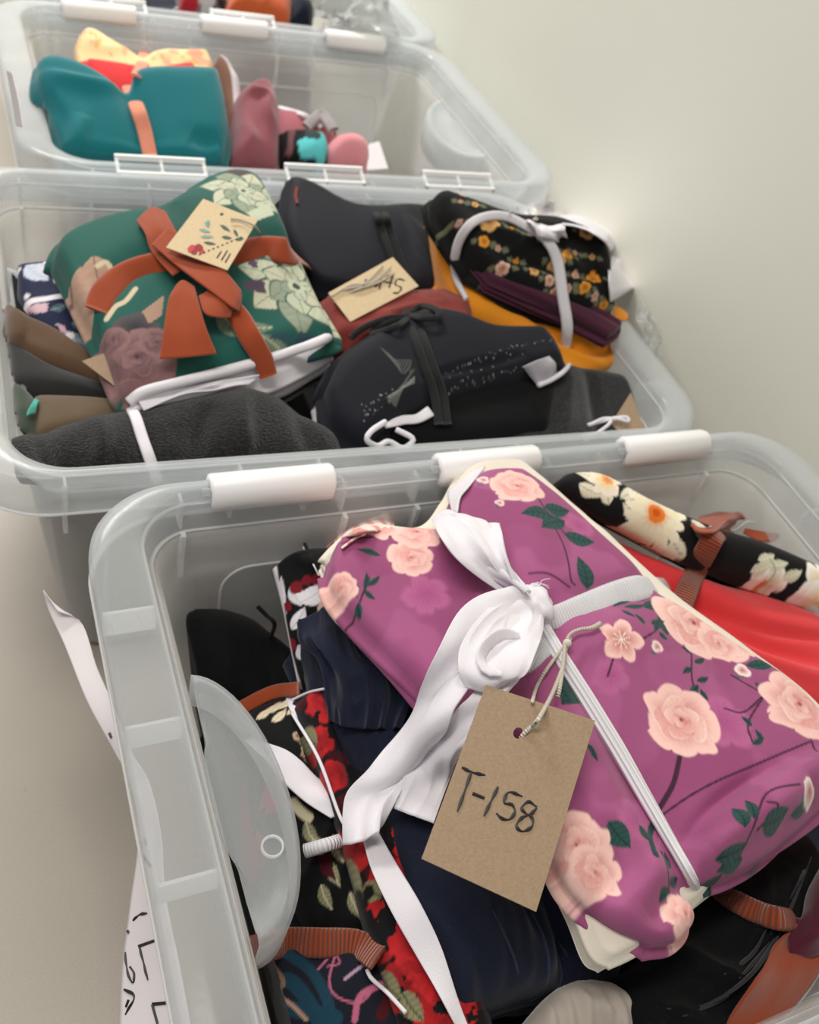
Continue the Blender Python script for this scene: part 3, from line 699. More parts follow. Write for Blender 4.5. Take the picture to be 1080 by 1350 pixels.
# ------------------------------------------------------------------ BIN 1: what lies underneath
IN_BIN[0] = 0
def fill(label, name, x0, x1, y0, y1, z0, z1, m, seed=1, cat='fabric'):
    t = thing(name, label, cat, ((x0 + x1) / 2, (y0 + y1) / 2, z0))
    b = Bundle(Plane(z=z1), [(x0, y1, z1), ((x0 + x1) / 2, y1, z1), (x1, y1, z1)], [(x1, y1, z1), (x1, y0, z1)], [(x0, y0, z1), ((x0 + x1) / 2, y0, z1), (x1, y0, z1)], [(x0, y1, z1), (x0, y0, z1)],
               res=0.006, thick=z1 - z0 - 0.012, r=0.02, layers=4, lay_amp=0.004, wr=((0.09, 0.007, 20, 2, True),), seed=seed, pts3=True)
    b.build('folded_cloth', m, t); return t
fill('folded black cloth at the bottom left of the nearest bin', 'cloth_stack', 0.085, 0.31, 0.06, 0.365, 0.006, 0.118, M_BLACK, 3)
fill('folded navy cloth at the bottom of the nearest bin, under its right half', 'cloth_stack', 0.325, 0.535, 0.06, 0.365, 0.006, 0.150, M_NAVY, 4)

# black bundle against the back left of the bin
t = thing('fabric_bundle', 'plain black rumpled fabric bundle in the back left corner of the nearest bin', 'fabric bundle', (0.12, 0.33, 0.12))
pl = tilted(300, 880, 0.155, -0.05, 0.25)
b = Bundle(pl, [(214, 800), (262, 788), (330, 800), (385, 845), (415, 880)], [(415, 880), (425, 940), (420, 1000)], [(262, 945), (310, 960), (360, 975), (420, 1000)], [(214, 800), (232, 870), (262, 945)], res=0.0025, thick=0.05, r=0.03, dome=0.02, layers=3,
           wr=((0.05, 0.005, 60, 3, True), (0.02, 0.0015, 20, 2, True)), seed=11, taper=0.02)
b.crease([(300, 800), (290, 860), (300, 930)], 0.006, 0.008, 0.02); b.crease([(350, 830), (345, 880), (370, 940)], -0.006, 0.008); b.crease([(250, 800), (240, 850), (262, 900)], 0.005, 0.008); b.crease([(380, 850), (370, 900), (385, 950)], 0.005, 0.006)
b.build('cloth', M_BLACK, t)
tube('drawstring', on([(340, 800), (352, 812), (362, 822, .008), (358, 838)], 0.002), 0.0016, M_BLACK, t)

# black, red and white print cloth standing at the back wall
def blotch(uv, base, cols, wl, seed=0, cover=0.1, cuts=None):
    p = Print(uv, base); 
    for k, c in enumerate(cols): p.mottle(c, wl * (0.8 + 0.25 * k), 1.0, seed + 13 * k, hard=0.06, th=cover + 0.06 * k)
    return p
t = thing('fabric_bundle', 'black fabric with white and dark red leaf print, standing at the back wall', 'fabric bundle', (0.16, 0.375, 0.15))
pl = Plane(pt=Plane(z=0.215).at(400, 790), n=(-0.45, -0.45, 0.75))
b = Bundle(pl, [(358, 748), (385, 728), (430, 722), (470, 735)], [(470, 735), (478, 800), (480, 900)], [(392, 912), (440, 915), (480, 900)], [(358, 748), (372, 810), (392, 912)], res=0.0009, thick=0.03, r=0.006, dome=0.004, layers=3, lay_amp=0.002,
           wr=((0.02, 0.003, -60, 3, True),), seed=12)
p = Print(b.uv, BLK)
for k, (a, c, w_, col) in enumerate([((388, 770), (400, 800), .006, WHITE), ((398, 795), (430, 770), .007, WHITE), ((420, 810), (445, 780), .006, srgb((214, 184, 168))), ((385, 830), (405, 800), .005, WHITE), ((395, 850), (412, 870), .006, WHITE), ((372, 760), (380, 812), .003, WHITE), ((425, 745), (440, 760), .004, srgb((214, 184, 168)))]):
    p.leaf(pl.puv(*a), pl.puv(*c), w_, col, np.array(col) * 0.8, np.array(col) * 0.7)
for x, y, r in ((392, 775, .005), (405, 765, .004), (418, 764, .004), (380, 800, .004), (384, 850, .005)): p.blob(pl.puv(x, y), r, srgb((122, 22, 34)))
p.line([pl.puv(*q) for q in [(360, 750), (368, 790), (378, 850), (392, 908)]], 0.006, WHITE)
b.build('printed_cloth', M_PRINTK, t, cols=p.c, side_cols=[BLK, WHITE, BLK])
ribbon('tape', on([(402, 717, .010), (410, 735), (424, 760), (436, 778)], 0.004), 0.003, M_BLACK, t)
ribbon('tape', on([(400, 722, .012), (412, 742), (420, 758)], 0.005), 0.0012, M_WHITE, t)

# long navy bundle under the mauve one
t = thing('fabric_bundle', 'navy fabric bundle lying under the mauve rose print bundle, its folded ends showing', 'fabric bundle', (0.2, 0.2, 0.13))
pl = tilted(600, 1100, 0.205, 0.0, 0.12)
b = Bundle(pl, [(392, 820), (430, 790), (470, 800), (560, 850), (700, 900)], [(700, 900), (800, 1050), (835, 1180), (830, 1285)], [(600, 1370), (640, 1345), (700, 1325), (760, 1300), (830, 1285)], [(392, 820), (425, 880), (440, 950), (500, 1060), (540, 1180), (580, 1290), (600, 1370)],
           res=0.0016, thick=0.075, r=0.022, dome=0.006, layers=4, lay_amp=0.004, wr=((0.045, 0.006, 55, 4, True), (0.018, 0.002, 70, 5, True), (0.09, 0.006, 10, 1, False)), seed=21, edge_noise=0.006)
b.crease([(520, 1080), (600, 1150), (690, 1250), (720, 1310)], 0.012, 0.007, 0.016); b.crease([(560, 1130), (640, 1220), (680, 1320)], 0.010, 0.006, 0.014); b.crease([(540, 1180), (600, 1270), (630, 1340)], 0.010, 0.006, 0.014); b.crease([(620, 1100), (710, 1200), (760, 1290)], -0.008, 0.006); b.crease([(560, 1060), (660, 1140), (780, 1200)], 0.006, 0.010); b.crease([(430, 830), (480, 880), (520, 950)], 0.006, 0.008)
for L in ([(655, 1110), (700, 1190), (722, 1250), (722, 1300), (700, 1318)], [(630, 1150), (670, 1230), (690, 1290), (680, 1325)], [(600, 1180), (640, 1260), (655, 1320)]): b.crease(L, 0.007, 0.005, 0.010)
b.build('cloth', M_NAVY, t)
M_NAVY_LIT = cloth('navy_fold_highlight', srgb((34, 44, 74)), sheen=0.2)  # lighter copy of the navy, painting light onto the fold edges
for L in ([(690, 1180), (716, 1235), (724, 1280), (712, 1312), (690, 1322)], [(700, 1200), (735, 1262), (738, 1300), (720, 1322)], [(650, 1200), (678, 1262), (686, 1305)], [(735, 1240), (765, 1285)]): tube('folded_edge', on(L, .0008), [.0003, .0008, .0008, .0003], M_NAVY_LIT, t)
loft('loose_fold', [on([(393, 822), (440, 795), (480, 800)], .010), on([(400, 850), (450, 850), (520, 860)], .014), on([(425, 880), (470, 900), (545, 905)], .012), on([(432, 950), (470, 960), (530, 960)], .006)], M_NAVY, t, nu=70, nv=70, wr=((6, 2, .004, True), (14, 3, .0015, True)))

# black bundle with small flowers, white strips and red roses at the left
RED = srgb((138, 14, 26)); DRED = srgb((66, 7, 16)); LRED = srgb((190, 34, 38)); SAGE = srgb((128, 126, 92)); TAN = srgb((206, 176, 138))
t = thing('fabric_bundle', 'black bundle with small beige flower print and white strips beside the half-round grip', 'fabric bundle', (0.12, 0.24, 0.12))
pl = tilted(390, 1020, 0.165, 0.15, 0.1)
b = Bundle(pl, [(300, 950), (345, 918), (400, 905), (450, 930)], [(450, 930), (470, 1000), (500, 1090), (520, 1180)], [(400, 1235), (440, 1260), (480, 1250), (520, 1180)], [(300, 950), (330, 1020), (355, 1120), (400, 1235)], res=0.0009, thick=0.045, r=0.02, dome=0.012, layers=3,
           wr=((0.05, 0.005, 50, 3, True), (0.02, 0.0015, 40, 3, True)), seed=31)
b.crease([(328, 975), (360, 1010), (400, 1060), (450, 1085)], 0.006, 0.003, 0.012)
p = Print(b.uv, BLK)
for x, y in ((352, 944), (365, 936), (380, 930), (392, 940), (372, 950)): p.leaf(pl.puv(x - 14, y + 8), pl.puv(x + 6, y - 12), 0.0032, srgb((228, 218, 190)), TAN)
for x, y, r in ((392, 978, 9), (412, 973, 9), (430, 978, 10), (402, 995, 8), (416, 995, 10), (436, 994, 9), (446, 1004, 8), (400, 1002, 6), (425, 986, 8)):
    p.petals(pl.puv(x, y), r * 0.00042, 5, x, TAN, srgb((120, 50, 44)), srgb((226, 204, 170)), depth=0.15); p.line([pl.puv(x, y + 6), pl.puv(424, 1024)], 0.0008, srgb((150, 140, 110)))
for x, y in ((430, 1024), (424, 1034), (440, 1040), (352, 1050), (360, 1060)): p.poly([pl.puv(x - 12, y + 12), pl.puv(x - 2, y - 10), pl.puv(x + 12, y - 8), pl.puv(x + 6, y + 14)], RED)
p.line([pl.puv(*q) for q in [(386, 1066), (396, 1078), (406, 1086)]], 0.006, srgb((220, 208, 176)))
for x, y in ((420, 1130), (440, 1160), (410, 1110), (468, 1200), (445, 1130), (430, 1190)): p.leaf(pl.puv(x - 8, y - 20), pl.puv(x + 8, y + 14), 0.004, SAGE, srgb((214, 206, 176)))
for x, y in ((455, 1120), (470, 1150), (430, 1150)): p.poly([pl.puv(x - 14, y - 14), pl.puv(x + 4, y - 18), pl.puv(x + 12, y + 16), pl.puv(x - 6, y + 8)], DRED)
b.build('printed_cloth', M_PRINTK, t, cols=p.c, side_cols=[BLK, DRED, BLK])
loft('white_strip', [on([(322, 976), (332, 974)], .004), on([(352, 1003), (380, 990)], .006), on([(372, 1028), (418, 1022)], .010), on([(402, 1056), (450, 1045)], .012), on([(436, 1078), (466, 1066)], .008)], M_WHITE, t, nu=20, nv=60, wr=((2, 5, .0012, False),))
loft('white_strip', [on([(375, 914), (379, 912)], .004), on([(382, 934), (400, 930)], .005), on([(393, 954), (432, 950)], .004)], M_WHITE, t, nu=16, nv=30)
tube('white_cord', on([(402, 1122), (430, 1114), (460, 1104), (486, 1092)], .012), 0.0042, M_BANDW, t)
ribbon('rust_band', on([(300, 945), (325, 930), (360, 913), (395, 908)], .007), 0.010, M_RUST, t)

# dark red cloth deep in the gap, and the black one beneath the grip
fb = thing('fabric_bundle', 'dark red fabric peeping out between the grip and the black bundle', 'fabric bundle', (0.09, 0.2, 0.12))
pl = tilted(375, 1095, 0.135, 0, 0)
b = Bundle(pl, [(330, 1020), (360, 1040), (395, 1075)], [(395, 1075), (420, 1110), (425, 1150)], [(335, 1160), (380, 1165), (425, 1150)], [(330, 1020), (330, 1090), (335, 1160)], res=0.004, thick=0.02, r=0.008, seed=33, layers=2)
b.build('cloth', cloth('dark_red_cotton', srgb((110, 12, 22)), sheen=0.1), fb)
fb = thing('fabric_bundle', 'black fabric sleeve sunk between the grip and the red rose print', 'fabric bundle', (0.09, 0.15, 0.12))
pl = tilted(395, 1180, 0.14, 0.1, 0)
b = Bundle(pl, [(340, 1120), (380, 1118), (420, 1135)], [(420, 1135), (450, 1200), (470, 1260)], [(330, 1290), (400, 1300), (470, 1260)], [(340, 1120), (335, 1200), (330, 1290)], res=0.003, thick=0.02, r=0.015, dome=0.01, seed=34, wr=((0.04, 0.004, 40, 2, True),))
b.build('cloth', M_BLACK, fb)

# red rose print cloth
t = thing('fabric_bundle', 'black fabric covered in red roses, folded lengthwise under a white ribbon', 'fabric bundle', (0.15, 0.15, 0.13))
pl = tilted(500, 1150, 0.190, 0.25, 0.05)
b = Bundle(pl, [(385, 925), (410, 905), (440, 900), (470, 930)], [(470, 930), (510, 1020), (560, 1120), (620, 1260), (660, 1380)], [(540, 1400), (580, 1400), (660, 1380)], [(385, 925), (420, 1020), (455, 1130), (490, 1250), (540, 1400)], res=0.0009, thick=0.06, r=0.012, dome=0.010, layers=3, lay_amp=0.003,
           wr=((0.035, 0.006, 118, 6, True), (0.015, 0.0015, 100, 4, True)), seed=41)
p = Print(b.uv, BLK); rs = np.random.RandomState(4)
p.mottle(DRED, 0.02, 1.0, 5, 0.05, 0.1)
b.crease([(440, 940), (470, 1040), (510, 1150), (570, 1290)], -0.012, 0.005); b.crease([(470, 1100), (520, 1200), (590, 1320)], 0.008, 0.006); b.crease([(410, 950), (440, 1050), (480, 1160)], 0.006, 0.006)
for x, y, r in ((435, 930, 40), (420, 985, 26), (440, 1030, 24), (470, 1120, 36), (505, 1060, 30), (545, 1110, 34), (520, 1180, 44), (560, 1240, 44), (490, 1240, 36), (600, 1180, 30), (585, 1320, 44), (540, 1300, 36)):
    p.rose(pl.puv(x, y), r * 0.00044, x * 0.7, (DRED, RED, LRED, srgb((40, 4, 10))))
p.mottle(BLK, 0.010, 1.0, 77, 0.04, 0.42)
for a, c in (((455, 1130), (480, 1190)), ((480, 1170), (505, 1190)), ((440, 905), (455, 935)), ((560, 1180), (590, 1240)), ((530, 1310), (560, 1350)), ((590, 1230), (625, 1290)), ((400, 960), (420, 990)), ((500, 1280), (530, 1320))):
    p.leaf(pl.puv(*a), pl.puv(*c), 0.0055, SAGE, srgb((196, 190, 150)), srgb((60, 60, 44)))
for x, y in ((470, 1180), (478, 1192), (486, 1180), (595, 1230)): p.blob(pl.puv(x, y), 0.004, BLK)
b.build('printed_cloth', M_PRINTK, t, cols=p.c, side_cols=[BLK, DRED, SAGE])
ribbon('white_edge', on([(387, 922), (410, 912), (440, 906)], .004), 0.0018, M_WHITE, t)
ribbon('white_edge', on([(385, 940), (420, 1000), (450, 1080), (470, 1100)], .004), 0.0022, M_WHITE, t)
loft('white_ribbon', [on([(478, 1100), (500, 1098)], .008), on([(490, 1145), (524, 1140)], .008), on([(515, 1200), (555, 1192)], .008), on([(550, 1262), (582, 1250)], .007), on([(590, 1330), (606, 1322)], .006), on([(612, 1375), (625, 1372)], .006)], M_WHITE, t, nu=16, nv=60)

# dark patterned cloth at the very front left, with its rust band
t = thing('fabric_bundle', 'dark navy fabric with teal, tan and pink curls, front left of the nearest bin', 'fabric bundle', (0.09, 0.09, 0.12))
pl = tilted(420, 1300, 0.165, 0.1, 0)
b = Bundle(pl, [(326, 1240), (400, 1225), (470, 1235), (520, 1270)], [(520, 1270), (550, 1340), (590, 1440)], [(340, 1440), (450, 1450), (590, 1440)], [(326, 1240), (330, 1330), (340, 1440)], res=0.0009, thick=0.05, r=0.015, dome=0.010, layers=3, wr=((0.05, 0.004, 30, 2, True),), seed=51)
p = Print(b.uv, srgb((18, 20, 34))); TEAL = srgb((18, 58, 76)); PK = srgb((180, 96, 124))
for L, w_, c in (([(352, 1330), (400, 1342), (440, 1350)], .008, TEAL), ([(376, 1262), (410, 1290), (430, 1330), (436, 1360)], .006, TEAL), ([(340, 1330), (380, 1300), (430, 1370)], .008, TEAL),
                 ([(342, 1268), (362, 1285), (372, 1305), (350, 1312)], .003, srgb((140, 106, 90))), ([(350, 1312), (380, 1330), (402, 1352)], .0022, srgb((170, 134, 116))),
                 ([(418, 1286), (440, 1262), (432, 1300), (440, 1322), (470, 1330), (490, 1312)], .0012, PK), ([(452, 1300), (470, 1285), (486, 1272)], .0018, srgb((170, 140, 160))), ([(465, 1352), (472, 1322), (500, 1304)], .0035, PK), ([(430, 1250), (446, 1276), (430, 1282)], .001, PK),
                 ([(505, 1285), (512, 1312), (500, 1345)], .006, DRED), ([(522, 1300), (530, 1330)], .005, DRED)): p.line([pl.puv(*q) for q in L], w_, c)
b.build('printed_cloth', M_PRINTK, t, cols=p.c, side_cols=[srgb((18, 20, 34))])
ribbon('rust_band', on([(328, 1256), (372, 1243), (420, 1243), (470, 1245), (500, 1262)], .008), 0.016, M_RUSTB, t)
tube('white_thread', on([(484, 1278), (490, 1290), (510, 1308), (535, 1335)], .004), 0.0012, M_WHITE, t)

# bottom edge: folded taupe cloth, black rumpled bundle with rust bands, maroon and grey pieces
t = thing('fabric_bundle', 'greyish taupe fabric in narrow folds at the bottom edge, below the navy bundle', 'fabric bundle', (0.2, 0.06, 0.1))
pl = tilted(770, 1340, 0.190, 0.05, 0)
b = Bundle(pl, [(690, 1350), (725, 1310), (770, 1285), (830, 1300)], [(830, 1300), (850, 1360), (850, 1400)], [(700, 1400), (780, 1410), (850, 1400)], [(690, 1350), (690, 1375), (700, 1400)], res=0.0016, thick=0.07, r=0.015, dome=0.01, layers=4, wr=((0.018, 0.010, 125, 8, True),), seed=61, taper=0.02)
for k in range(6): b.crease([(700 + 20 * k, 1300 + 0 * k), (715 + 21 * k, 1320), (722 + 22 * k, 1350), (730 + 22 * k, 1390)], 0.007, 0.0035, 0.005, False)
b.build('cloth', cloth('taupe_cotton', srgb((176, 166, 156)), var=0.04), t)
t = thing('fabric_bundle', 'black rumpled fabric bundle with a ribbed rust band, bottom right beside the cream cloth', 'fabric bundle', (0.32, 0.07, 0.12))
pl = tilted(930, 1270, 0.205, 0.0, 0.1)
b = Bundle(pl, [(820, 1290), (880, 1240), (940, 1190), (1010, 1120), (1090, 1080)], [(1090, 1080), (1100, 1150), (1080, 1240), (1000, 1370)], [(820, 1400), (900, 1400), (1000, 1370)], [(820, 1290), (815, 1340), (820, 1400)], res=0.0016, thick=0.075, r=0.025, dome=0.014, layers=4,
           wr=((0.040, 0.007, 120, 4, True), (0.014, 0.0022, 135, 5, True)), seed=71, taper=0.02)
for k in range(4): b.crease([(1010 + 12 * k, 1150 + 20 * k), (985 + 14 * k, 1230 + 12 * k), (930 + 10 * k, 1300 + 12 * k), (860 + 10 * k, 1340)], 0.005, 0.0035)
b.build('cloth', M_BLACK, t)
M_BLACK_LIT = cloth('black_fold_highlight', srgb((44, 44, 48)), sheen=0.2)  # paler black for thin tubes that imitate light catching the folds
for k, L in enumerate(([(1070, 1130), (1046, 1190), (1022, 1240), (985, 1290), (930, 1325), (880, 1330)], [(1026, 1235), (1000, 1278), (950, 1318), (900, 1340)], [(1018, 1225), (1010, 1250), (975, 1290)], [(1012, 1222), (992, 1258), (955, 1285)], [(1078, 1120), (1060, 1150), (1042, 1185)])):
    tube('folded_edge', on(L, .0012), [.0004, .0011, .0012, .0004], M_BLACK_LIT, t)
ribbon('rust_band', on([(935, 1165, .02), (965, 1185), (1000, 1203), (1040, 1212), (1085, 1208)], .005), 0.0135, M_RUSTB, t, thick=0.003)
loft('rust_tail', [on([(1062, 1212), (1095, 1210)], .008), on([(1020, 1252), (1090, 1250)], .012), on([(1000, 1292), (1070, 1296)], .012), on([(965, 1345), (1030, 1352)], .010), on([(955, 1380), (1020, 1380)], .008)], M_RUST, t, nu=24, nv=60, wr=((3, 2, .002, False),))
loft('white_lining', [on([(1082, 1225), (1100, 1228)], .004), on([(1060, 1275), (1082, 1282)], .004), on([(1040, 1315), (1056, 1322)], .004), on([(1005, 1342), (1020, 1360)], .004)], M_WHITE, t, nu=10, nv=30)
t = thing('fabric_bundle', 'maroon fabric edge at the right side of the photo, beside the black bundle', 'fabric bundle', (0.38, 0.08, 0.12))
pl = tilted(1080, 1180, 0.235, 0, 0)
b = Bundle(pl, [(1070, 1200), (1084, 1150), (1130, 1080)], [(1130, 1080), (1150, 1140), (1150, 1200)], [(1062, 1240), (1090, 1240), (1150, 1200)], [(1070, 1200), (1066, 1220), (1062, 1240)], res=0.003, thick=0.05, r=0.01, layers=3, seed=73, taper=0.02)
b.build('cloth', cloth('maroon_cotton', srgb((84, 24, 44))), t)

# ------------------------------------------------------------------ coral and black daisy bundle at the right of bin 1
t = thing('fabric_bundle', 'coral red and black daisy print fabrics bound together by a ribbed rust band', 'fabric bundle', (0.45, 0.28, 0.15))
pl = tilted(900, 780, 0.222, 0, 0.05)
b = Bundle(pl, [(730, 655), (790, 690), (900, 745), (1000, 770), (1100, 810)], [(1100, 810), (1160, 870), (1200, 960)], [(800, 770), (900, 860), (1000, 910), (1200, 960)], [(730, 655), (760, 710), (800, 770)], res=0.002, thick=0.05, r=0.022, dome=0.004, layers=3, lay_amp=0.006, seed=81, wr=((0.12, 0.003, -20, 4, False),))
b.crease([(850, 750), (920, 800), (1000, 850), (1100, 880)], -0.008, 0.008); b.crease([(840, 730), (930, 780), (1000, 815), (1100, 835)], 0.007, 0.014)
b.crease([(820, 735), (900, 785), (1000, 830), (1110, 850)], -0.006, 0.004); b.crease([(880, 800), (960, 850), (1040, 880), (1110, 900)], 0.007, 0.008)
b.build('coral_cloth', M_CORAL, t)
pl = Plane(pt=Plane(z=0.250).at(900, 720), n=(-0.10, -0.45, 0.88))
b = Bundle(pl, [(738, 632), (760, 619), (800, 622), (860, 655), (940, 690), (1010, 712), (1080, 742), (1160, 775)], [(1160, 775), (1175, 800), (1180, 835)], [(748, 645), (792, 674), (850, 708), (912, 742), (990, 766), (1080, 796), (1180, 825)], [(738, 632), (740, 640), (748, 645)], res=0.0009, thick=0.026, r=0.010, dome=0.010, layers=1, lay_amp=0.003, seed=82, side_rows=10, taper=0.010)
p = Print(b.uv, srgb((14, 14, 16))); IV = srgb((240, 232, 208)); YL = srgb((240, 208, 110)); OR = srgb((232, 120, 34)); GG = srgb((168, 172, 146))
def pu(x, y): return pl.puv(x, y)
for a, c in (((770, 655), (815, 632)), ((790, 640), (760, 622)), ((812, 660), (840, 640)), ((800, 668), (786, 640)), ((820, 676), (860, 690)), ((906, 700), (940, 720)), ((880, 712), (905, 736)), ((875, 720), (892, 740)), ((836, 690), (815, 665)), ((905, 690), (925, 700)), ((760, 640), (790, 655)), ((842, 652), (870, 662))):
    p.leaf(pu(*a), pu(*c), 0.0055, IV if a[0] % 3 else GG, srgb((196, 190, 160)), GG)
p.petals(pu(795, 636), 0.015, 8, 0.3, IV, YL, srgb((250, 236, 220)), depth=0.35); p.petals(pu(798, 634), 0.006, 6, 0, srgb((240, 176, 120)), OR)
p.petals(pu(858, 682), 0.028, 15, 0.1, IV, YL, srgb((250, 240, 214)), depth=0.30, tip=0.7, ecc=1.0); p.petals(pu(858, 682), 0.017, 13, 0.3, srgb((248, 226, 150)), OR, IV, depth=0.3)
p.blob(pu(858, 680), 0.008, OR); p.blob(pu(858, 679), 0.004, srgb((200, 84, 24)))
for x, y in ((1005, 765), (1015, 768)): p.petals(pu(x, y), 0.015, 6, x, IV, srgb((214, 200, 160)), srgb((252, 248, 240)), depth=0.5)
p.blob(pu(1008, 770), 0.003, OR)
for a, c in (((1000, 748), (1030, 745)), ((1025, 765), (1048, 755)), ((990, 742), (1012, 735)), ((985, 755), (1006, 748))): p.leaf(pu(*a), pu(*c), 0.005, srgb((206, 206, 180)), IV)
p.line([pu(1005, 740), pu(1014, 756), pu(1010, 772)], 0.0016, GG)
for x, y in ((1078, 775), (1085, 800)): p.petals(pu(x, y), 0.022, 6, 1, IV, YL, srgb((252, 248, 240)), depth=0.35); p.blob(pu(x, y + 4), 0.004, OR)
p.petals(pu(1130, 800), 0.022, 7, 1, IV, YL, IV)
b.build('daisy_print_cloth', M_PRINTK, t, cols=p.c)
ribbon('rust_band', on([(962, 700, .002), (945, 704, .006), (930, 728, .006), (918, 752, .008), (908, 775, .010), (898, 800, .006)], .005), 0.017, M_RUSTB, t, thick=0.002)
loft('rust_bow', [on([(912, 690), (925, 683)], .010), on([(920, 700), (950, 676)], .016), on([(945, 700), (972, 674)], .018), on([(962, 698), (982, 684)], .008)], M_RUST, t, nu=20, nv=40, wr=((3, 3, .0025, False),))
loft('rust_bow', [on([(980, 702), (982, 696)], .008), on([(1000, 712), (1004, 700)], .014), on([(1022, 714), (1030, 704)], .010)], M_RUST, t, nu=16, nv=30)
tube('loose_thread', on([(936, 694), (965, 700), (985, 688), (996, 690)], .012), 0.0006, M_WHITE, t)

# ------------------------------------------------------------------ the mauve rose print bundle
PINKT = thing('fabric_bundle', 'mauve rose print bundle tied with white ribbed band and big white bow', 'fabric bundle', (0.27, 0.21, 0.23))
pl = tilted(640, 950, 0.258, 0.02, 0.03)
b = Bundle(pl, [(430, 728), (480, 690), (560, 690), (592, 655), (612, 618), (650, 596), (692, 605)], [(692, 605), (748, 652), (803, 702), (850, 746), (905, 794), (988, 852), (1060, 905), (1150, 962)], [(812, 1264), (858, 1238), (914, 1192), (962, 1150), (1045, 1098), (1150, 1040)], [(430, 728), (475, 800), (560, 900), (650, 1030), (728, 1125), (765, 1190), (790, 1250), (812, 1264)],
           res=0.002, thick=0.018, r=0.006, layers=3, lay_amp=0.002, seed=91, wr=((0.05, 0.0025, 30, 2, False),))
b.build('cream_cloth', M_CREAM, PINKT)
pl = tilted(640, 950, 0.272, 0.02, 0.03)
b = Bundle(pl, [(434, 745), (448, 706), (480, 690), (535, 690), (585, 690), (600, 650), (618, 628), (645, 613), (690, 612)], [(690, 612), (745, 655), (800, 705), (848, 748), (900, 792), (985, 850), (1060, 905), (1150, 965)], [(872, 1238), (905, 1232), (925, 1205), (918, 1165), (975, 1148), (1040, 1108), (1150, 1050)], [(434, 745), (440, 775), (475, 813), (545, 890), (640, 1010), (722, 1100), (760, 1165), (815, 1215), (872, 1238)],
           res=0.00085, thick=0.014, r=0.011, dome=0.010, layers=2, lay_amp=0.0025, seed=92, wr=((0.09, 0.0035, 35, 1.5, False), (0.045, 0.0015, 100, 2, False)))
b.pinch([(880, 770), (800, 790), (720, 810), (640, 860)], 0.007, 0.016)
b.pinch([(716, 820), (780, 930), (850, 1050), (912, 1160)], 0.009, 0.013)
b.crease([(918, 1150), (928, 1105), (962, 1070), (1020, 1035), (1090, 1000)], 0.014, 0.005, 0.016)
b.crease([(930, 1135), (990, 1095), (1060, 1050)], 0.010, 0.010); b.crease([(905, 1120), (930, 1085), (965, 1052), (1020, 1020)], -0.007, 0.006)
b.crease([(915, 1165), (970, 1130), (1040, 1085), (1110, 1040)], -0.005, 0.005)
b.crease([(800, 1205), (830, 1190), (860, 1150), (870, 1120)], 0.006, 0.006, 0.012)
b.crease([(855, 1215), (880, 1180), (905, 1160)], -0.004, 0.006)
b.crease([(560, 740), (620, 770), (700, 790)], -0.003, 0.012); b.crease([(690, 640), (700, 700), (710, 780)], 0.003, 0.014)
b.crease([(760, 830), (850, 860), (930, 900)], 0.004, 0.018)
MV = srgb((158, 82, 124)); p = Print(b.uv, MV)
p.mottle(srgb((172, 92, 138)), 0.05, 0.7, 3, 0.2, 0.05); p.mottle(srgb((146, 68, 112)), 0.06, 0.6, 8, 0.2, 0.15)
pu = pl.puv; S = 0.00052      # metres per pixel on this cloth
PK_O = srgb((192, 94, 98)); PK_M = srgb((228, 150, 144)); PK_L = srgb((250, 206, 196)); PK_D = srgb((120, 36, 62)); GD = srgb((26, 64, 62)); GL = srgb((70, 118, 106)); STEM = srgb((62, 26, 52))
pal = (PK_O, PK_M, PK_L, PK_D)
# ghost flowers in the ground
for x, y, r in ((560, 790, 34), (640, 800, 20), (760, 700, 26), (950, 960, 40), (840, 1080, 30), (800, 900, 26)): p.petals(pu(x, y), r * S, 5, x, srgb((184, 100, 146)), srgb((172, 82, 136)), depth=0.3, soft=0.004)
for L in ([(700, 660), (716, 690), (735, 730), (745, 775), (752, 782)], [(690, 770), (715, 772), (745, 785)], [(740, 715), (728, 700), (722, 690)], [(450, 718), (480, 712), (520, 712), (545, 712)], [(468, 812), (476, 790), (486, 765)],
          [(835, 860), (850, 850), (862, 838)], [(795, 900), (800, 880)], [(905, 870), (905, 900), (915, 930)], [(950, 940), (975, 945), (1004, 920)], [(960, 895), (990, 915), (1008, 925)], [(1000, 925), (980, 960), (985, 985)],
          [(892, 1000), (885, 1040), (872, 1062)], [(875, 1072), (930, 1040), (1000, 1010), (1060, 985)], [(1040, 965), (1060, 980), (1066, 1000)], [(1030, 1055), (990, 1065), (975, 1090), (970, 1130)], [(980, 1110), (1000, 1085), (985, 1080)], [(860, 1110), (862, 1085)], [(885, 1180), (880, 1150), (875, 1120)], [(880, 960), (920, 950)]):
    p.line([pu(*q) for q in L], 0.0013, STEM)
p.line([pu(*q) for q in [(892, 1000), (885, 1035), (873, 1062)]], 0.003, STEM); p.line([pu(*q) for q in [(870, 1075), (860, 1100), (862, 1130)]], 0.004, GD)
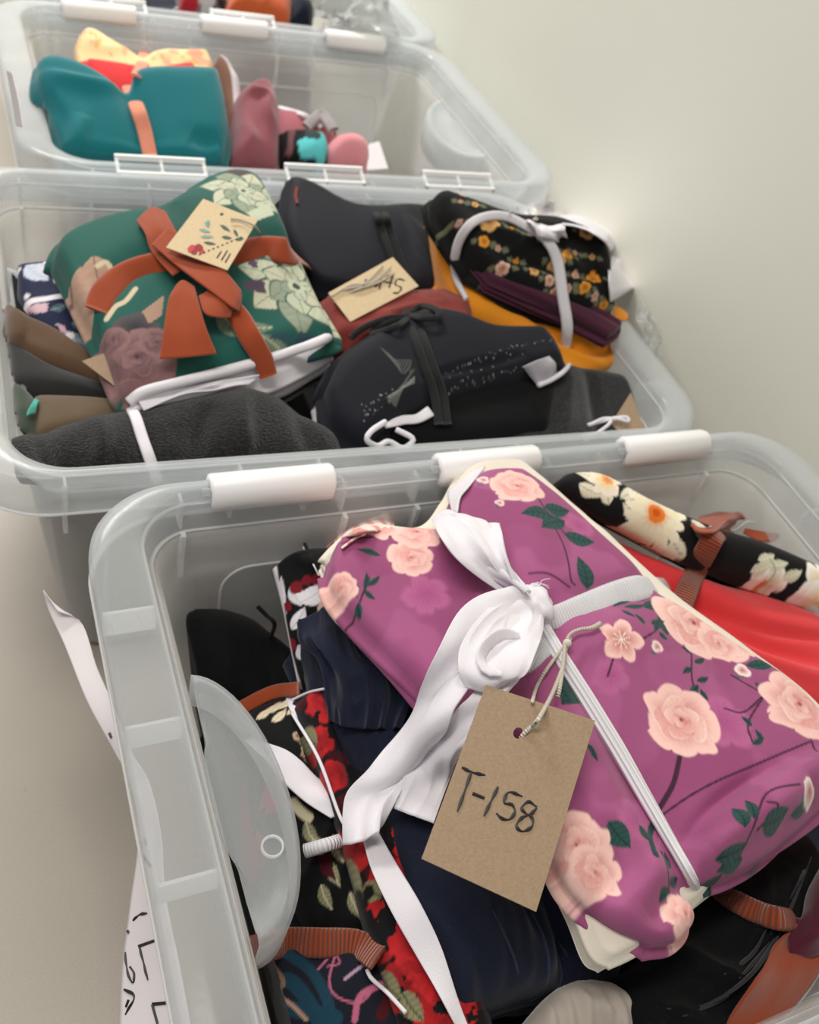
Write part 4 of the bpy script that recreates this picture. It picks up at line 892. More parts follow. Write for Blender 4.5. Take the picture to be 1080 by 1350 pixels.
for a, c, w_ in (((740, 695), (706, 712), 12), ((725, 693), (680, 690), 12), ((712, 680), (748, 680), 12), ((738, 715), (780, 722), 12), ((770, 785), (755, 745), 12), ((500, 738), (468, 728), 5), ((470, 790), (464, 765), 4), ((480, 780), (482, 758), 4), ((484, 775), (500, 762), 4), ((480, 780), (495, 792), 4), ((472, 795), (478, 812), 4),
                 ((842, 812), (868, 795), 9), ((870, 850), (860, 815), 9), ((815, 812), (845, 806), 5), ((810, 818), (828, 830), 4), ((825, 800), (800, 812), 4), ((838, 840), (826, 824), 4), ((848, 838), (862, 828), 5), ((858, 848), (870, 858), 5), ((860, 835), (852, 850), 4),
                 ((905, 870), (890, 862), 4), ((908, 882), (925, 872), 4), ((906, 890), (892, 898), 4), ((912, 905), (930, 898), 4), ((915, 910), (905, 930), 5), ((918, 915), (930, 930), 4), ((980, 882), (1022, 872), 8), ((1020, 885), (1046, 930), 9), ((990, 905), (1010, 928), 4),
                 ((770, 900), (735, 938), 16), ((730, 905), (750, 935), 10), ((780, 1000), (768, 985), 4), ((776, 990), (785, 1010), 4),
                 ((800, 1085), (830, 1120), 13), ((842, 1088), (862, 1110), 6), ((882, 1170), (870, 1190), 5), ((884, 1165), (900, 1150), 5), ((884, 1145), (880, 1118), 5), ((886, 1180), (870, 1180), 4), ((878, 1196), (898, 1190), 6),
                 ((960, 1110), (948, 1080), 8), ((970, 1100), (962, 1072), 6), ((985, 1105), (1020, 1082), 9), ((975, 1135), (945, 1150), 8), ((935, 1140), (975, 1120), 6), ((985, 965), (970, 950), 4), ((985, 988), (1000, 978), 4), ((998, 985), (988, 968), 4), ((990, 1150), (1040, 1115), 7), ((1030, 1085), (1060, 1060), 5), ((930, 1190), (955, 1150), 12)):
    p.leaf(pu(*a), pu(*c), w_ * S * 1.15, GD, GL, srgb((16, 40, 44)))
for x, y, r in ((678, 650, 38), (540, 742, 32), (548, 706, 34), (893, 955, 50), (912, 825, 60), (955, 845, 40), (1048, 935, 54), (760, 1115, 40), (500, 692, 30), (450, 775, 22), (905, 1205, 26), (945, 850, 30), (785, 1150, 30)):
    p.rose(pu(x, y), r * S, x * 0.7, pal)
p.petals(pu(808, 860), 30 * S, 5, 0.3, PK_M, PK_O, PK_L, depth=0.45); 
for k in range(9): a = k * 0.7; c = pu(808, 860); p.line([c, c + np.array([math.cos(a), math.sin(a)]) * 0.006], 0.0006, srgb((250, 240, 220)))
for x, y, r in ((975, 888, 12), (855, 868, 9), (1050, 1058, 15), (636, 636, 10), (655, 672, 8), (1000, 920, 0)):
    if r: p.petals(pu(x, y), r * S, 3, x, srgb((248, 214, 206)), PK_O, srgb((255, 240, 234)), depth=0.25); p.leaf(pu(x - r, y + r * .6), pu(x + r * .2, y + r), 2.2 * S, GD, GL)
b.build('rose_print_cloth', M_PRINT, PINKT, cols=p.c)
# folded-back edge at the top left showing the same print on white
loft('folded_edge', [on([(432, 722), (450, 703), (478, 688), (512, 674)], .008), on([(440, 716), (460, 705), (490, 694), (519, 688)], .010), on([(450, 722), (470, 708), (495, 700), (520, 695)], .006)], M_PRINT, PINKT, nu=60, nv=20,
     colfn=lambda U, W, V: np.where((np.sin(U * 40 + 3 * W) > 0.2)[:, None], np.array(PK_M), np.array(srgb((246, 226, 216)))) )
loft('white_corner', [on([(595, 672), (590, 650), (600, 640), (625, 620)], .006), on([(602, 676), (606, 655), (618, 640), (640, 614)], .008)], M_WHITE, PINKT, nu=30, nv=10)
# bands
ribbon('white_band', on([(700, 812), (730, 815), (770, 800), (810, 785), (850, 774), (878, 773), (890, 778, -.012)], .004), [0.016, 0.017, 0.019, 0.019, 0.018, 0.017, .015], M_BANDW, PINKT, thick=0.002)
ribbon('white_band', on([(650, 880), (690, 870), (720, 846)], .004), 0.018, M_BANDW, PINKT, thick=0.002)
ribbon('white_band', on([(706, 812), (735, 862), (775, 925), (815, 990), (850, 1050), (885, 1110), (908, 1150), (915, 1168, -.006)], .004), [0.0105, 0.0115, 0.0115, 0.011, 0.009, 0.007, .006], M_BANDWL, PINKT, thick=0.0045)
# bow
loft('bow_loop', [on([(640, 688), (650, 700), (668, 740), (700, 782)], .022), on([(600, 676), (625, 705), (655, 745), (695, 780)], .030), on([(574, 690), (600, 722), (632, 755), (690, 782)], .018), on([(590, 705), (612, 735), (640, 765), (688, 786)], .006)], M_WHITE, PINKT, nu=70, nv=60, wr=((2, 6, .0015, True),))
loft('bow_loop', [on([(574, 690), (590, 674), (620, 680), (658, 692)], .018), on([(578, 705), (600, 698), (630, 702), (662, 712)], .034), on([(600, 735), (625, 728), (648, 732), (674, 748)], .034), on([(632, 762), (655, 758), (672, 762), (692, 776)], .024), on([(670, 785), (684, 778), (694, 778), (706, 786)], .014)], M_WHITE, PINKT, nu=70, nv=80, wr=((4, 1.5, .0025, True), (2, 3, .002, False)))
loft('bow_tail', [on([(676, 776), (692, 784), (714, 800)], .020), on([(612, 800), (640, 812), (690, 838)], .034), on([(572, 868), (600, 868), (645, 862)], .030), on([(536, 945), (565, 950), (605, 930)], .026), on([(490, 1010), (522, 1018), (560, 1000)], .024), on([(455, 1050), (490, 1052), (524, 1050)], .022), on([(456, 1114), (474, 1112), (508, 1090)], .018)], M_WHITE, PINKT, nu=60, nv=120, wr=((3, 3, .002, True), (1.5, 5, .0025, False)))
loft('bow_tail', [on([(684, 800), (702, 806), (718, 812)], .014), on([(640, 890), (675, 885), (706, 868)], .020), on([(604, 935), (640, 930), (668, 915)], .022), on([(560, 985), (590, 990), (622, 975)], .022), on([(534, 1020), (562, 1030), (596, 1020)], .022), on([(520, 1066), (545, 1076), (572, 1086)], .018)], M_WHITE, PINKT, nu=50, nv=100, wr=((3, 4, .0016, True),))
loft('bow_loop', [on([(684, 782), (702, 790), (718, 806)], .016), on([(640, 806), (674, 822), (714, 838)], .036), on([(610, 846), (650, 856), (704, 868)], .042), on([(604, 880), (640, 892), (692, 892)], .038), on([(616, 904), (644, 912), (674, 904)], .028)], M_WHITE, PINKT, nu=60, nv=70, wr=((2.5, 3, .0022, True), (6, 2, .0008, True)))
ribbon('bow_roll', on([(684, 838, .044), (662, 836, .047), (642, 850, .049), (634, 868, .048), (642, 884, .045), (660, 888, .042)], .02), [0.004, 0.008, 0.010, 0.010, 0.008, 0.004], M_WHITE, PINKT, thick=0.0009, twist=[0, 30, 50, 50, 40, 20], belly=0.8)
bm = bmesh.new(); bmesh.ops.create_uvsphere(bm, u_segments=32, v_segments=20, radius=1); kc = hit(703, 796, 0.012)
for v in bm.verts:
    q = v.co; n_ = float(vnoise(np.array([q.x * 2.2, q.y * 2.2, q.z * 2.2]), 4)); s_ = 1 + 0.16 * n_ + 0.07 * math.sin(q.x * 9 + q.y * 4); v.co = Vector((q.x * 0.0125 * s_, q.y * 0.0145 * s_, q.z * 0.010 * s_)) + Vector(kc) - PINKT.location
bm_obj('bow_knot', bm, M_WHITE, PINKT)
rs = np.random.RandomState(5)
for k in range(7):
    a = -1.2 + 0.5 * k; x, y = 705 + rs.uniform(-4, 4), 775 + rs.uniform(-6, 6); L = rs.uniform(10, 24); tube('loose_thread', on([(x, y), (x + L * .5 * math.cos(a), y - 4 + L * .5 * math.sin(a)), (x + L * math.cos(a) + 3, y + L * math.sin(a))], .014), 0.00025, M_WHITE, PINKT, n=10, seg=5)

# ------------------------------------------------------------------ the T-158 tag
def lifted_quad(pxs, lift):
    """card corners: least-squares plane through the surface points under the corners, lifted, so that the card is truly flat"""
    P = np.array(on(pxs, 0.0)); c = P.mean(0); u, s_, vt = np.linalg.svd(P - c); n = vt[2]; n = n if n @ (CAM - c) > 0 else -n
    d = ((P - c) @ n).max() + lift; pln = Plane(pt=c + n * d, n=n); return [pln.at(*q) for q in pxs], pln
TP = Plane(pt=hit(705, 1010, 0.030), n=(-0.10, -0.22, 0.95)); TP = Plane(pt=TP.o, n=TP.n)
tagc = [TP.at(641, 903), TP.at(785, 950), TP.at(707, 1202), TP.at(556, 1132)]
tt = thing('gift_tag', 'large plain kraft tag handwritten T-158, hanging from the mauve bundle', 'tag', tuple(TP.at(675, 1050)))
o, tq, tn = card('card', '', tagc, M_KRAFT, hole=(0.30 + 0.10, 0.205, 0.042, 0.032), parent=tt, thick=0.0008)
strokes('lettering', [[(609, 1011.5), (622, 1018), (640, 1022)], [(622, 1016), (613, 1042), (603, 1070)], [(623, 1046), (639, 1052.5)], [(657, 1037), (648, 1055), (638, 1076)],
        [(689, 1050), (671, 1044.5), (664.6, 1058), (675, 1061), (679, 1070), (672, 1080), (662, 1079), (654.5, 1072)],
        [(708, 1064), (697, 1057), (688, 1065), (693, 1072), (702, 1079), (701, 1090), (689, 1096), (681, 1089), (687, 1079), (700, 1073), (708, 1065)]], 0.0017, tt)
tube('string', [hit(752, 842, .008), hit(746, 856, .010), hit(742, 880, .014), hit(728, 915, .020), hit(712, 945, .012), TP.at(699, 960) + TP.n * 0.003, TP.at(692, 966) + TP.n * 0.001, TP.at(688, 972) - TP.n * 0.002], 0.0013, M_TWINE, tt)
tube('string', [hit(748, 846, .008), hit(733, 866, .007), hit(720, 884, .006), hit(708, 905, .004), hit(702, 925, .004)], 0.0011, M_TWINE, tt)
tube('string', [hit(745, 850, .012), hit(742, 882, .014), hit(738, 905, .014), hit(735, 919, .012)], [0.0012, 0.0012, 0.0016], M_TWINE, tt)
tube('string', [hit(745, 850, .010), hit(752, 836, .010), hit(765, 830, .008), hit(780, 828, .008), hit(792, 822, .008)], [0.0011, 0.0012, 0.0018], M_TWINE, tt)
bm = bmesh.new(); bmesh.ops.create_uvsphere(bm, u_segments=14, v_segments=10, radius=0.0028)
for v in bm.verts: v.co += Vector(hit(748, 848, .011)) - tt.location
bm_obj('string_knot', bm, M_TWINE, tt)

# ------------------------------------------------------------------ BIN 2
IN_BIN[0] = 1
fill('folded charcoal cloth at the bottom left of the second bin', 'cloth_stack', -0.005, 0.235, 0.49, 0.80, 0.006, 0.165, M_BLACK, 5)
fill('folded grey cloth at the bottom right of the second bin', 'cloth_stack', 0.255, 0.49, 0.49, 0.80, 0.006, 0.150, cloth('dark_grey_cotton', srgb((44, 44, 48))), 6)
M_KNIT = cloth('charcoal_knit', srgb((15, 15, 16)), knit=True, bump=0.8, sheen=0.25, var=0.2)
M_KNIT2 = cloth('soft_charcoal_knit', srgb((22, 23, 25)), knit=True, bump=0.4, sheen=0.3, var=0.15)
M_INKNAVY = cloth('blue_black_scuba', srgb((22, 23, 32)), weave=1600, bump=0.12, rough=0.7, sheen=0.05, var=0.03)
M_CORD = cloth('black_cord_cloth', srgb((28, 30, 31)), weave=1500, bump=0.5, sheen=0.1)
M_BRICK = cloth('brick_red_cotton', srgb((130, 50, 44)), sheen=0.2)
# things at the left end
t = thing('fabric_bundle', 'black fabric sleeve at the left end of the second bin', 'fabric bundle', (0.0, 0.66, 0.2))
pl = tilted(20, 400, 0.225, 0.1, 0.1)
b = Bundle(pl, [(2, 338), (12, 345), (30, 375), (50, 410)], [(50, 410), (90, 440), (100, 480)], [(10, 520), (40, 515), (100, 480)], [(2, 338), (4, 430), (10, 520)], res=0.003, thick=0.06, r=0.02, dome=0.01, taper=0.02, seed=101, wr=((0.03, 0.004, -40, 3, True),)); b.build('cloth', M_BLACK, t)
t = thing('fabric_bundle', 'navy fabric with white and cream blossom print, left of the green floral bundle', 'fabric bundle', (0.03, 0.66, 0.2))
pl = tilted(90, 400, 0.245, 0.1, 0.25)
b = Bundle(pl, [(20, 344), (35, 342), (75, 340), (110, 345)], [(110, 345), (130, 400), (150, 465)], [(75, 478), (110, 470), (150, 465)], [(20, 344), (28, 395), (75, 478)], res=0.0014, thick=0.05, r=0.008, layers=2, seed=102, wr=((0.05, 0.002, 20, 2, False),))
p = Print(b.uv, srgb((24, 32, 66))); pu = pl.puv
p.leaf(pu(34, 350), pu(66, 372), 0.009, srgb((214, 218, 232)), srgb((170, 180, 204))); p.leaf(pu(48, 350), pu(62, 358), 0.005, srgb((214, 218, 232)), WHITE)
for x, y in ((78, 372), (84, 376), (90, 386), (96, 390), (92, 380), (100, 394)): p.blob(pu(x, y), 0.0045, CREAM)
for x, y in ((62, 347), (23, 353), (35, 391)): p.blob(pu(x, y), 0.003, WHITE)
p.line([pu(*q) for q in [(26, 402), (60, 398), (108, 395)]], 0.006, WHITE); p.poly([pu(30, 404), pu(65, 405), pu(64, 418), pu(48, 416)], srgb((214, 180, 190)))
for x, y, x2, y2 in ((68, 416, 90, 408), (96, 432, 118, 438), (100, 445, 130, 470)): p.leaf(pu(x, y), pu(x2, y2), 0.005, srgb((70, 96, 104)), srgb((150, 170, 170)))
p.poly([pu(74, 434), pu(84, 436), pu(94, 448), pu(84, 446)], srgb((206, 170, 184))); p.blob(pu(93, 450), 0.005, WHITE)
for k in range(2): p.line([pu(98 + 6 * k, 452), pu(115, 458 - 6 * k), pu(132, 470)], 0.0025, srgb((150, 156, 170)))
b.build('blossom_print_cloth', M_PRINT, t, cols=p.c, side_cols=[srgb((24, 32, 66)), srgb((214, 216, 224))])
t = thing('fabric_bundle', 'brown fabric bundle folded diagonally at the left end of the second bin', 'fabric bundle', (0.03, 0.6, 0.2))
pl = tilted(70, 450, 0.245, 0.05, 0.2)
b = Bundle(pl, [(3, 390), (12, 394), (30, 408), (70, 430), (115, 470)], [(115, 470), (150, 490), (175, 515)], [(6, 450), (60, 480), (110, 500), (175, 515)], [(3, 390), (4, 420), (6, 450)], res=0.002, thick=0.03, r=0.014, dome=0.008, seed=103, wr=((0.035, 0.004, -35, 3, True),))
b.crease([(22, 408), (28, 440), (18, 455)], 0.005, 0.004, 0.01); b.build('cloth', cloth('brown_cotton', srgb((96, 72, 52)), sheen=0.3), t)
t = thing('fabric_bundle', 'charcoal grey jersey bundle beneath the brown fabric in the second bin', 'fabric bundle', (0.03, 0.56, 0.2))
pl = tilted(80, 500, 0.235, 0.05, 0.15)
b = Bundle(pl, [(5, 425), (18, 442), (60, 475), (110, 495), (175, 512)], [(175, 512), (175, 520), (172, 530)], [(10, 520), (40, 520), (100, 528), (172, 530)], [(5, 425), (8, 470), (10, 520)], res=0.002, thick=0.04, r=0.014, dome=0.008, taper=0.02, seed=104, wr=((0.04, 0.005, -25, 3, True),)); b.build('cloth', cloth('grey_jersey', srgb((44, 43, 42)), sheen=0.3), t)
t = thing('fabric_bundle', 'olive taupe fabric fold just above the charcoal knit, second bin', 'fabric bundle', (0.05, 0.53, 0.2))
pl = tilted(110, 528, 0.235, 0.05, 0.1)
b = Bundle(pl, [(40, 512), (80, 515), (130, 520), (180, 528)], [(180, 528), (185, 540), (180, 560)], [(40, 580), (100, 570), (180, 560)], [(40, 512), (38, 540), (40, 580)], res=0.003, thick=0.04, r=0.012, taper=0.02, seed=105); b.build('cloth', cloth('taupe_olive_cotton', srgb((104, 88, 68))), t)
t = thing('fabric_bundle', 'dark sage green fabric with a turquoise scrap at the left end of the second bin', 'fabric bundle', (0.0, 0.53, 0.2))
pl = tilted(20, 520, 0.235, 0.1, 0.1)
b = Bundle(pl, [(6, 485), (14, 490), (25, 500), (48, 515)], [(48, 515), (50, 545), (48, 580)], [(16, 590), (30, 590), (48, 580)], [(6, 485), (12, 540), (16, 590)], res=0.002, thick=0.04, r=0.018, dome=0.008, taper=0.02, seed=106, wr=((0.03, 0.003, 80, 2, True),)); b.build('cloth', cloth('sage_cotton', srgb((62, 74, 60)), sheen=0.3), t)
loft('turquoise_scrap', [on([(36, 548), (48, 545)], .006), on([(40, 535), (49, 535)], .008), on([(46, 525), (50, 527)], .008)], cloth('turquoise', srgb((70, 170, 150))), t, nu=10, nv=12)

# charcoal knit bundle along the front
t = thing('fabric_bundle', 'chunky charcoal knit bundle with a narrow white ribbon, front left of the second bin', 'fabric bundle', (0.1, 0.5, 0.18))
pl = tilted(220, 570, 0.248, 0.0, 0.22)
b = Bundle(pl, [(2, 560), (60, 550), (130, 532), (200, 518), (300, 498), (355, 500), (400, 530), (450, 560)], [(450, 560), (462, 590), (455, 625)], [(8, 634), (60, 644), (200, 634), (330, 622), (455, 618)], [(2, 560), (0, 600), (8, 634)], res=0.0018, thick=0.06, r=0.024, dome=0.008, layers=3, lay_amp=0.003, seed=111, taper=0.028,
           wr=((0.08, 0.006, 100, 1.6, True), (0.03, 0.002, 60, 2, False)))
b.crease([(280, 530), (260, 570), (250, 620)], -0.006, 0.008); b.crease([(60, 550), (55, 590), (75, 640)], -0.007, 0.008); b.crease([(180, 540), (195, 590), (208, 630)], -0.004, 0.01)
b.crease([(330, 505), (320, 550), (330, 610)], 0.008, 0.006, 0.016); b.crease([(120, 540), (135, 580), (128, 635)], 0.006, 0.008); b.crease([(390, 530), (400, 570), (420, 610)], -0.006, 0.008)
b.build('knit_cloth', M_KNIT, t)
ribbon('white_ribbon', on([(166, 528), (178, 548), (188, 578), (198, 606), (208, 636)], .005), 0.0085, M_WHITE, t, thick=0.002)

# green floral bundle with the rust bow
GT = thing('fabric_bundle', 'deep green succulent floral bundle tied with a wide rust ribbon bow', 'fabric bundle', (0.13, 0.64, 0.22))
pl = tilted(260, 380, 0.283, 0.0, 0.16)
b = Bundle(pl, [(110, 350), (130, 320), (175, 298), (220, 284), (258, 255), (290, 236), (322, 236), (340, 254)], [(340, 254), (375, 320), (412, 388), (446, 440)], [(172, 530), (215, 517), (290, 499), (370, 480), (446, 440)], [(110, 350), (130, 410), (152, 470), (172, 530)],
           res=0.002, thick=0.045, r=0.012, dome=0.003, layers=4, lay_amp=0.004, seed=120, taper=0.006); b.h -= 0.012
pb = Print(b.uv, WHITE); b.build('white_lining', M_PRINT, GT, cols=pb.c, side_cols=[WHITE, WHITE, srgb((32, 90, 84)), WHITE])
b = Bundle(pl, [(68, 330), (88, 300), (150, 278), (210, 268), (250, 240), (288, 221), (325, 220), (347, 238)], [(347, 238), (380, 308), (415, 378), (446, 434)], [(160, 514), (215, 504), (290, 486), (370, 462), (446, 434)], [(68, 330), (98, 390), (132, 450), (160, 514)],
           res=0.0011, thick=0.010, r=0.014, dome=0.020, layers=1, lay_amp=0.004, seed=121, wr=((0.10, 0.004, 35, 1.5, False),))
b.pinch([(145, 380), (180, 358), (240, 345), (330, 330), (390, 330)], 0.006, 0.014); b.crease([(215, 262), (255, 250), (295, 228)], -0.006, 0.006); b.crease([(225, 275), (240, 310), (250, 340)], -0.004, 0.01)
GR = srgb((24, 88, 78)); p = Print(b.uv, GR); p.mottle(srgb((20, 74, 66)), 0.06, 0.6, 2, 0.3, 0.1); pu = pl.puv
CELA, CELB, CELC = srgb((150, 162, 140)), srgb((110, 124, 104)), srgb((196, 202, 176)); PLM = srgb((84, 56, 66)); PLL = srgb((98, 66, 72)); SK = srgb((172, 138, 118))
def succ(cx, cy, R, n, a0):
    for rr, k, off in ((1.0, 7, 0), (0.60, 6, 0.45), (0.32, 4, 0.2)):
        for j in range(k):
            a = a0 + off + 2 * PI * j / k; c = pu(cx, cy); e = c + np.array([math.cos(a), math.sin(a)]) * R * rr
            s0 = c + np.array([math.cos(a), math.sin(a)]) * R * 0.06; w8 = R * (0.34 if rr == 1.0 else rr * 0.42); p.leaf(s0, e, w8, srgb((58, 84, 76)), srgb((70, 96, 86))); p.leaf(s0 + (e - s0) * 0.04, s0 + (e - s0) * 0.97, w8 * 0.88, [CELA, CELC, srgb((196, 196, 170))][(j + k) % 3], [CELB, CELA, CELC][(j + k) % 3], CELB)
    p.blob(pu(cx, cy), R * 0.14, CELC); p.blob(pu(cx, cy), R * 0.07, srgb((60, 70, 56)))
p.poly([pu(283, 237), pu(300, 230), pu(335, 236), pu(338, 250), pu(310, 250), pu(290, 252)], PLM)
succ(318, 268, 0.040, 7, 0.2); succ(388, 388, 0.052, 8, 0.1)
p.poly([pu(322, 300), pu(352, 285), pu(358, 300), pu(330, 312)], CELC)
for q in ((120, 380), (135, 370), (105, 392)): p.leaf(pu(q[0] - 12, q[1] - 20), pu(q[0] + 15, q[1] + 40), 0.014, SK, srgb((190, 160, 140)), PLM)
for L in ([(128, 362), (140, 358), (150, 370)], [(140, 430), (152, 416), (165, 410), (178, 395)]): p.line([pu(*q) for q in L], 0.004, srgb((206, 190, 160)))
p.petals(pu(178, 445), 0.018, 5, 0, srgb((60, 56, 60)), srgb((34, 40, 44)), srgb((84, 76, 78)), depth=0.3); p.poly([pu(186, 425), pu(215, 405), pu(212, 430), pu(195, 440)], SK)
for c, r in (((180, 478), .028), ((150, 455), .012), ((205, 462), .014)): p.rose(pu(*c), r, c[0], (srgb((52, 32, 42)), PLL, srgb((140, 104, 104)), srgb((30, 14, 24))))
for a, c, w_ in (((345, 410), (330, 375), 8), ((330, 400), (320, 385), 6), ((322, 360), (340, 372), 5)): p.blob(pu((a[0] + c[0]) / 2, (a[1] + c[1]) / 2), w_ * 0.0009, srgb((84, 66, 84)), wob=0.4)
for a, c, w_ in (((285, 425), (330, 455), .012), ((300, 440), (360, 440), .007), ((340, 450), (400, 460), .005)): p.leaf(pu(*a), pu(*c), w_, CELB, CELA, CELC)
for a, c in (((360, 445), (385, 452)), ((395, 440), (415, 450))): p.poly([pu(*a), pu(c[0], a[1]), pu(*c), pu(a[0] - 6, c[1])], srgb((40, 74, 84)))
b.build('floral_cloth', M_PRINT, GT, cols=p.c)
tube('white_hem', on([(170, 530), (190, 516), (240, 503), (300, 488), (370, 468), (430, 446), (447, 430), (440, 415), (420, 385), (405, 358)], .003), 0.0042, M_WHITE, GT)
loft('white_fold', [on([(180, 524), (240, 512), (300, 500), (345, 494)], .004), on([(190, 540), (240, 520), (285, 514), (330, 505)], .006)], M_WHITE, GT, nu=40, nv=12, wr=((5, 2, .002, False),))
R_ = lambda name, rows, **k: loft(name, rows, M_RUST, GT, **k)
ribbon('rust_ribbon', on([(128, 410, .003), (140, 385), (170, 362), (210, 350), (255, 345)], .006), [0.020, 0.022, 0.022, 0.022, 0.020], M_RUST, GT, thick=0.002)
ribbon('rust_ribbon', on([(255, 345), (310, 335), (350, 328), (385, 334), (405, 356, .003)], .006), [0.02, 0.022, 0.024, 0.022, 0.02], M_RUST, GT, thick=0.002)
R_('bow_tail', [on([(180, 290), (200, 274), (218, 280)], .010), on([(192, 308), (206, 300), (232, 306)], .018), on([(200, 330), (222, 330), (250, 335)], .020), on([(228, 362), (244, 352), (262, 345)], .018)], nu=24, nv=40, wr=((3, 2, .0015, False),))
R_('bow_loop', [on([(200, 322), (222, 300)], .024), on([(238, 352), (258, 325)], .028), on([(278, 382), (292, 352)], .030), on([(306, 404), (318, 380)], .028), on([(316, 410), (322, 392)], .020)], nu=20, nv=50, wr=((2, 3, .0015, False),))
R_('bow_tail', [on([(228, 382), (240, 370), (256, 378)], .020), on([(222, 395), (240, 392), (262, 398)], .024), on([(216, 432), (245, 432), (272, 432)], .022), on([(211, 472), (248, 470), (286, 466)], .016)], nu=24, nv=50, wr=((2, 2, .0015, False),))
R_('bow_loop', [on([(262, 390), (276, 382)], .022), on([(270, 412), (290, 392)], .026), on([(288, 418), (304, 398)], .024), on([(304, 418), (308, 406)], .018)], nu=16, nv=30)
ribbon('rust_ribbon', on([(300, 402, .016), (315, 418, .012), (330, 445, .009), (345, 470, .008), (354, 496, .006)], .01), [0.016, 0.018, 0.018, 0.017, 0.015], M_RUST, GT, thick=0.002)
TP2 = Plane(pt=hit(280, 320, 0.042), n=(-0.02, -0.20, 0.95))
t2 = thing('gift_tag', 'cream card tag printed with a red flower and green leaves, on the rust bow', 'tag', tuple(TP2.at(280, 310)))
o, q2, n2 = card('card', '', [TP2.at(268, 262), TP2.at(340, 290), TP2.at(300, 356), TP2.at(219, 326)], M_KRAFTL, parent=t2, thick=0.0007, hole=(0.42, 0.14, 0.03, 0.03))
def spot(name, pxs, m, par, lift=0.0006):
    P = on(pxs, lift); c = np.mean(P, 0); n = len(P); V = [c] + P; return mesh(name, V, [[0, k + 1, (k + 1) % n + 1] for k in range(n)], m, par, smooth=False)
M_LF = plain('leaf_ink', srgb((60, 96, 84)), rough=0.7); M_LF2 = plain('pale_leaf_ink', srgb((130, 160, 150)), rough=0.7); M_RD = plain('red_ink', srgb((196, 64, 70)), rough=0.7); M_RD2 = plain('dark_red_ink', srgb((150, 40, 50)), rough=0.7)
def lf(a, b, w, m):
    a, b = np.array(a, float), np.array(b, float); d = b - a; n = np.array([-d[1], d[0]]) / np.linalg.norm(d) * w; spot('leaf_print', [tuple(a), tuple(a + d * .35 + n), tuple(a + d * .7 + n * .8), tuple(b), tuple(a + d * .7 - n * .8), tuple(a + d * .35 - n)], m, t2)
for a, c in (((276, 300), (270, 292)), ((278, 306), (262, 302)), ((282, 312), (264, 312)), ((276, 298), (274, 289))): lf(c, a, 2.2, M_LF2)
lf((268, 319), (285, 322), 2, M_LF)
for a, c in (((290, 296), (304, 305)), ((308, 302), (314, 312)), ((292, 312), (306, 314)), ((310, 316), (322, 314))): lf(a, c, 2.2, M_LF)
for a, r, m in (((254, 328), 7, M_RD), ((262, 326), 6, M_RD2), ((256, 332), 4, M_RD2), ((266, 331), 4, M_RD)): spot('flower_print', [(a[0] + r * math.cos(k) * (1 + .25 * math.sin(3 * k)), a[1] + r * .8 * math.sin(k)) for k in np.linspace(0, 2 * PI, 9)[:-1]], m, t2, 0.0006 + (0.0003 if m is M_RD2 else 0))
strokes('print_line', [[(262 + 6 * k, 336 - 2.5 * k), (265 + 6 * k, 334.8 - 2.5 * k)] for k in range(10)] + [[(292, 343), (300, 330)], [(297, 346), (304, 334)], [(286, 340), (292, 331)]], 0.0009, t2)
ribbon('string', on([(304, 289), (318, 290), (334, 297), (342, 306)], .004), 0.0022, M_TWINE, t2)

# blue-black bundle at the back, tied with black cords
t = thing('fabric_bundle', 'smooth blue-black bundle standing at the back of the second bin, under black cords', 'fabric bundle', (0.28, 0.68, 0.2))
pl = tilted(480, 310, 0.255, 0.0, 0.30)
b = Bundle(pl, [(383, 224), (410, 232), (460, 258), (500, 266), (560, 268), (590, 290)], [(590, 290), (605, 350), (615, 392)], [(425, 372), (470, 385), (540, 392), (615, 392)], [(383, 224), (374, 290), (395, 340), (425, 372)], res=0.002, thick=0.05, r=0.012, dome=0.012, layers=3, seed=131, wr=((0.07, 0.003, 60, 2, False),))
for k in range(4): b.crease([(530 + 10 * k, 290 + 10 * k), (550 + 10 * k, 340), (580 + 8 * k, 385)], 0.005, 0.005)
b.crease([(425, 232), (460, 258), (520, 270)], -0.004, 0.01)
b.build('cloth', M_INKNAVY, t)
ribbon('red_hem', on([(392, 246), (390, 258), (392, 268)], .002), 0.003, M_BRICK, t)
for dx in (-5, 6): ribbon('cord', on([(497 + dx, 266), (502 + dx, 283), (508 + dx, 300), (514 + dx, 318), (520 + dx, 335), (527 + dx, 356), (534 + dx, 380)], .007), 0.0075, M_CORD, t, thick=0.002)
t = thing('fabric_bundle', 'brick red fabric showing under the cords, below the handwritten tag', 'fabric bundle', (0.24, 0.58, 0.2))
pl = tilted(520, 400, 0.258, 0.0, 0.05)
b = Bundle(pl, [(430, 385), (470, 372), (530, 380), (580, 378), (615, 392)], [(615, 392), (625, 405), (620, 430)], [(440, 440), (520, 440), (620, 430)], [(430, 385), (432, 410), (440, 440)], res=0.002, thick=0.03, r=0.01, dome=0.006, seed=132, wr=((0.025, 0.003, 20, 2, True),)); b.build('cloth', M_BRICK, t)
t = thing('fabric_bundle', 'brick red fabric tip at the left end of the embroidered blue-black bundle', 'fabric bundle', (0.18, 0.5, 0.2))
pl = tilted(450, 560, 0.235, 0.0, 0.1)
b = Bundle(pl, [(428, 505), (440, 500), (455, 505)], [(455, 505), (475, 550), (492, 588)], [(455, 590), (475, 592), (492, 588)], [(428, 505), (440, 550), (455, 590)], res=0.002, thick=0.03, r=0.008, dome=0.004, seed=133); b.build('cloth', M_BRICK, t)

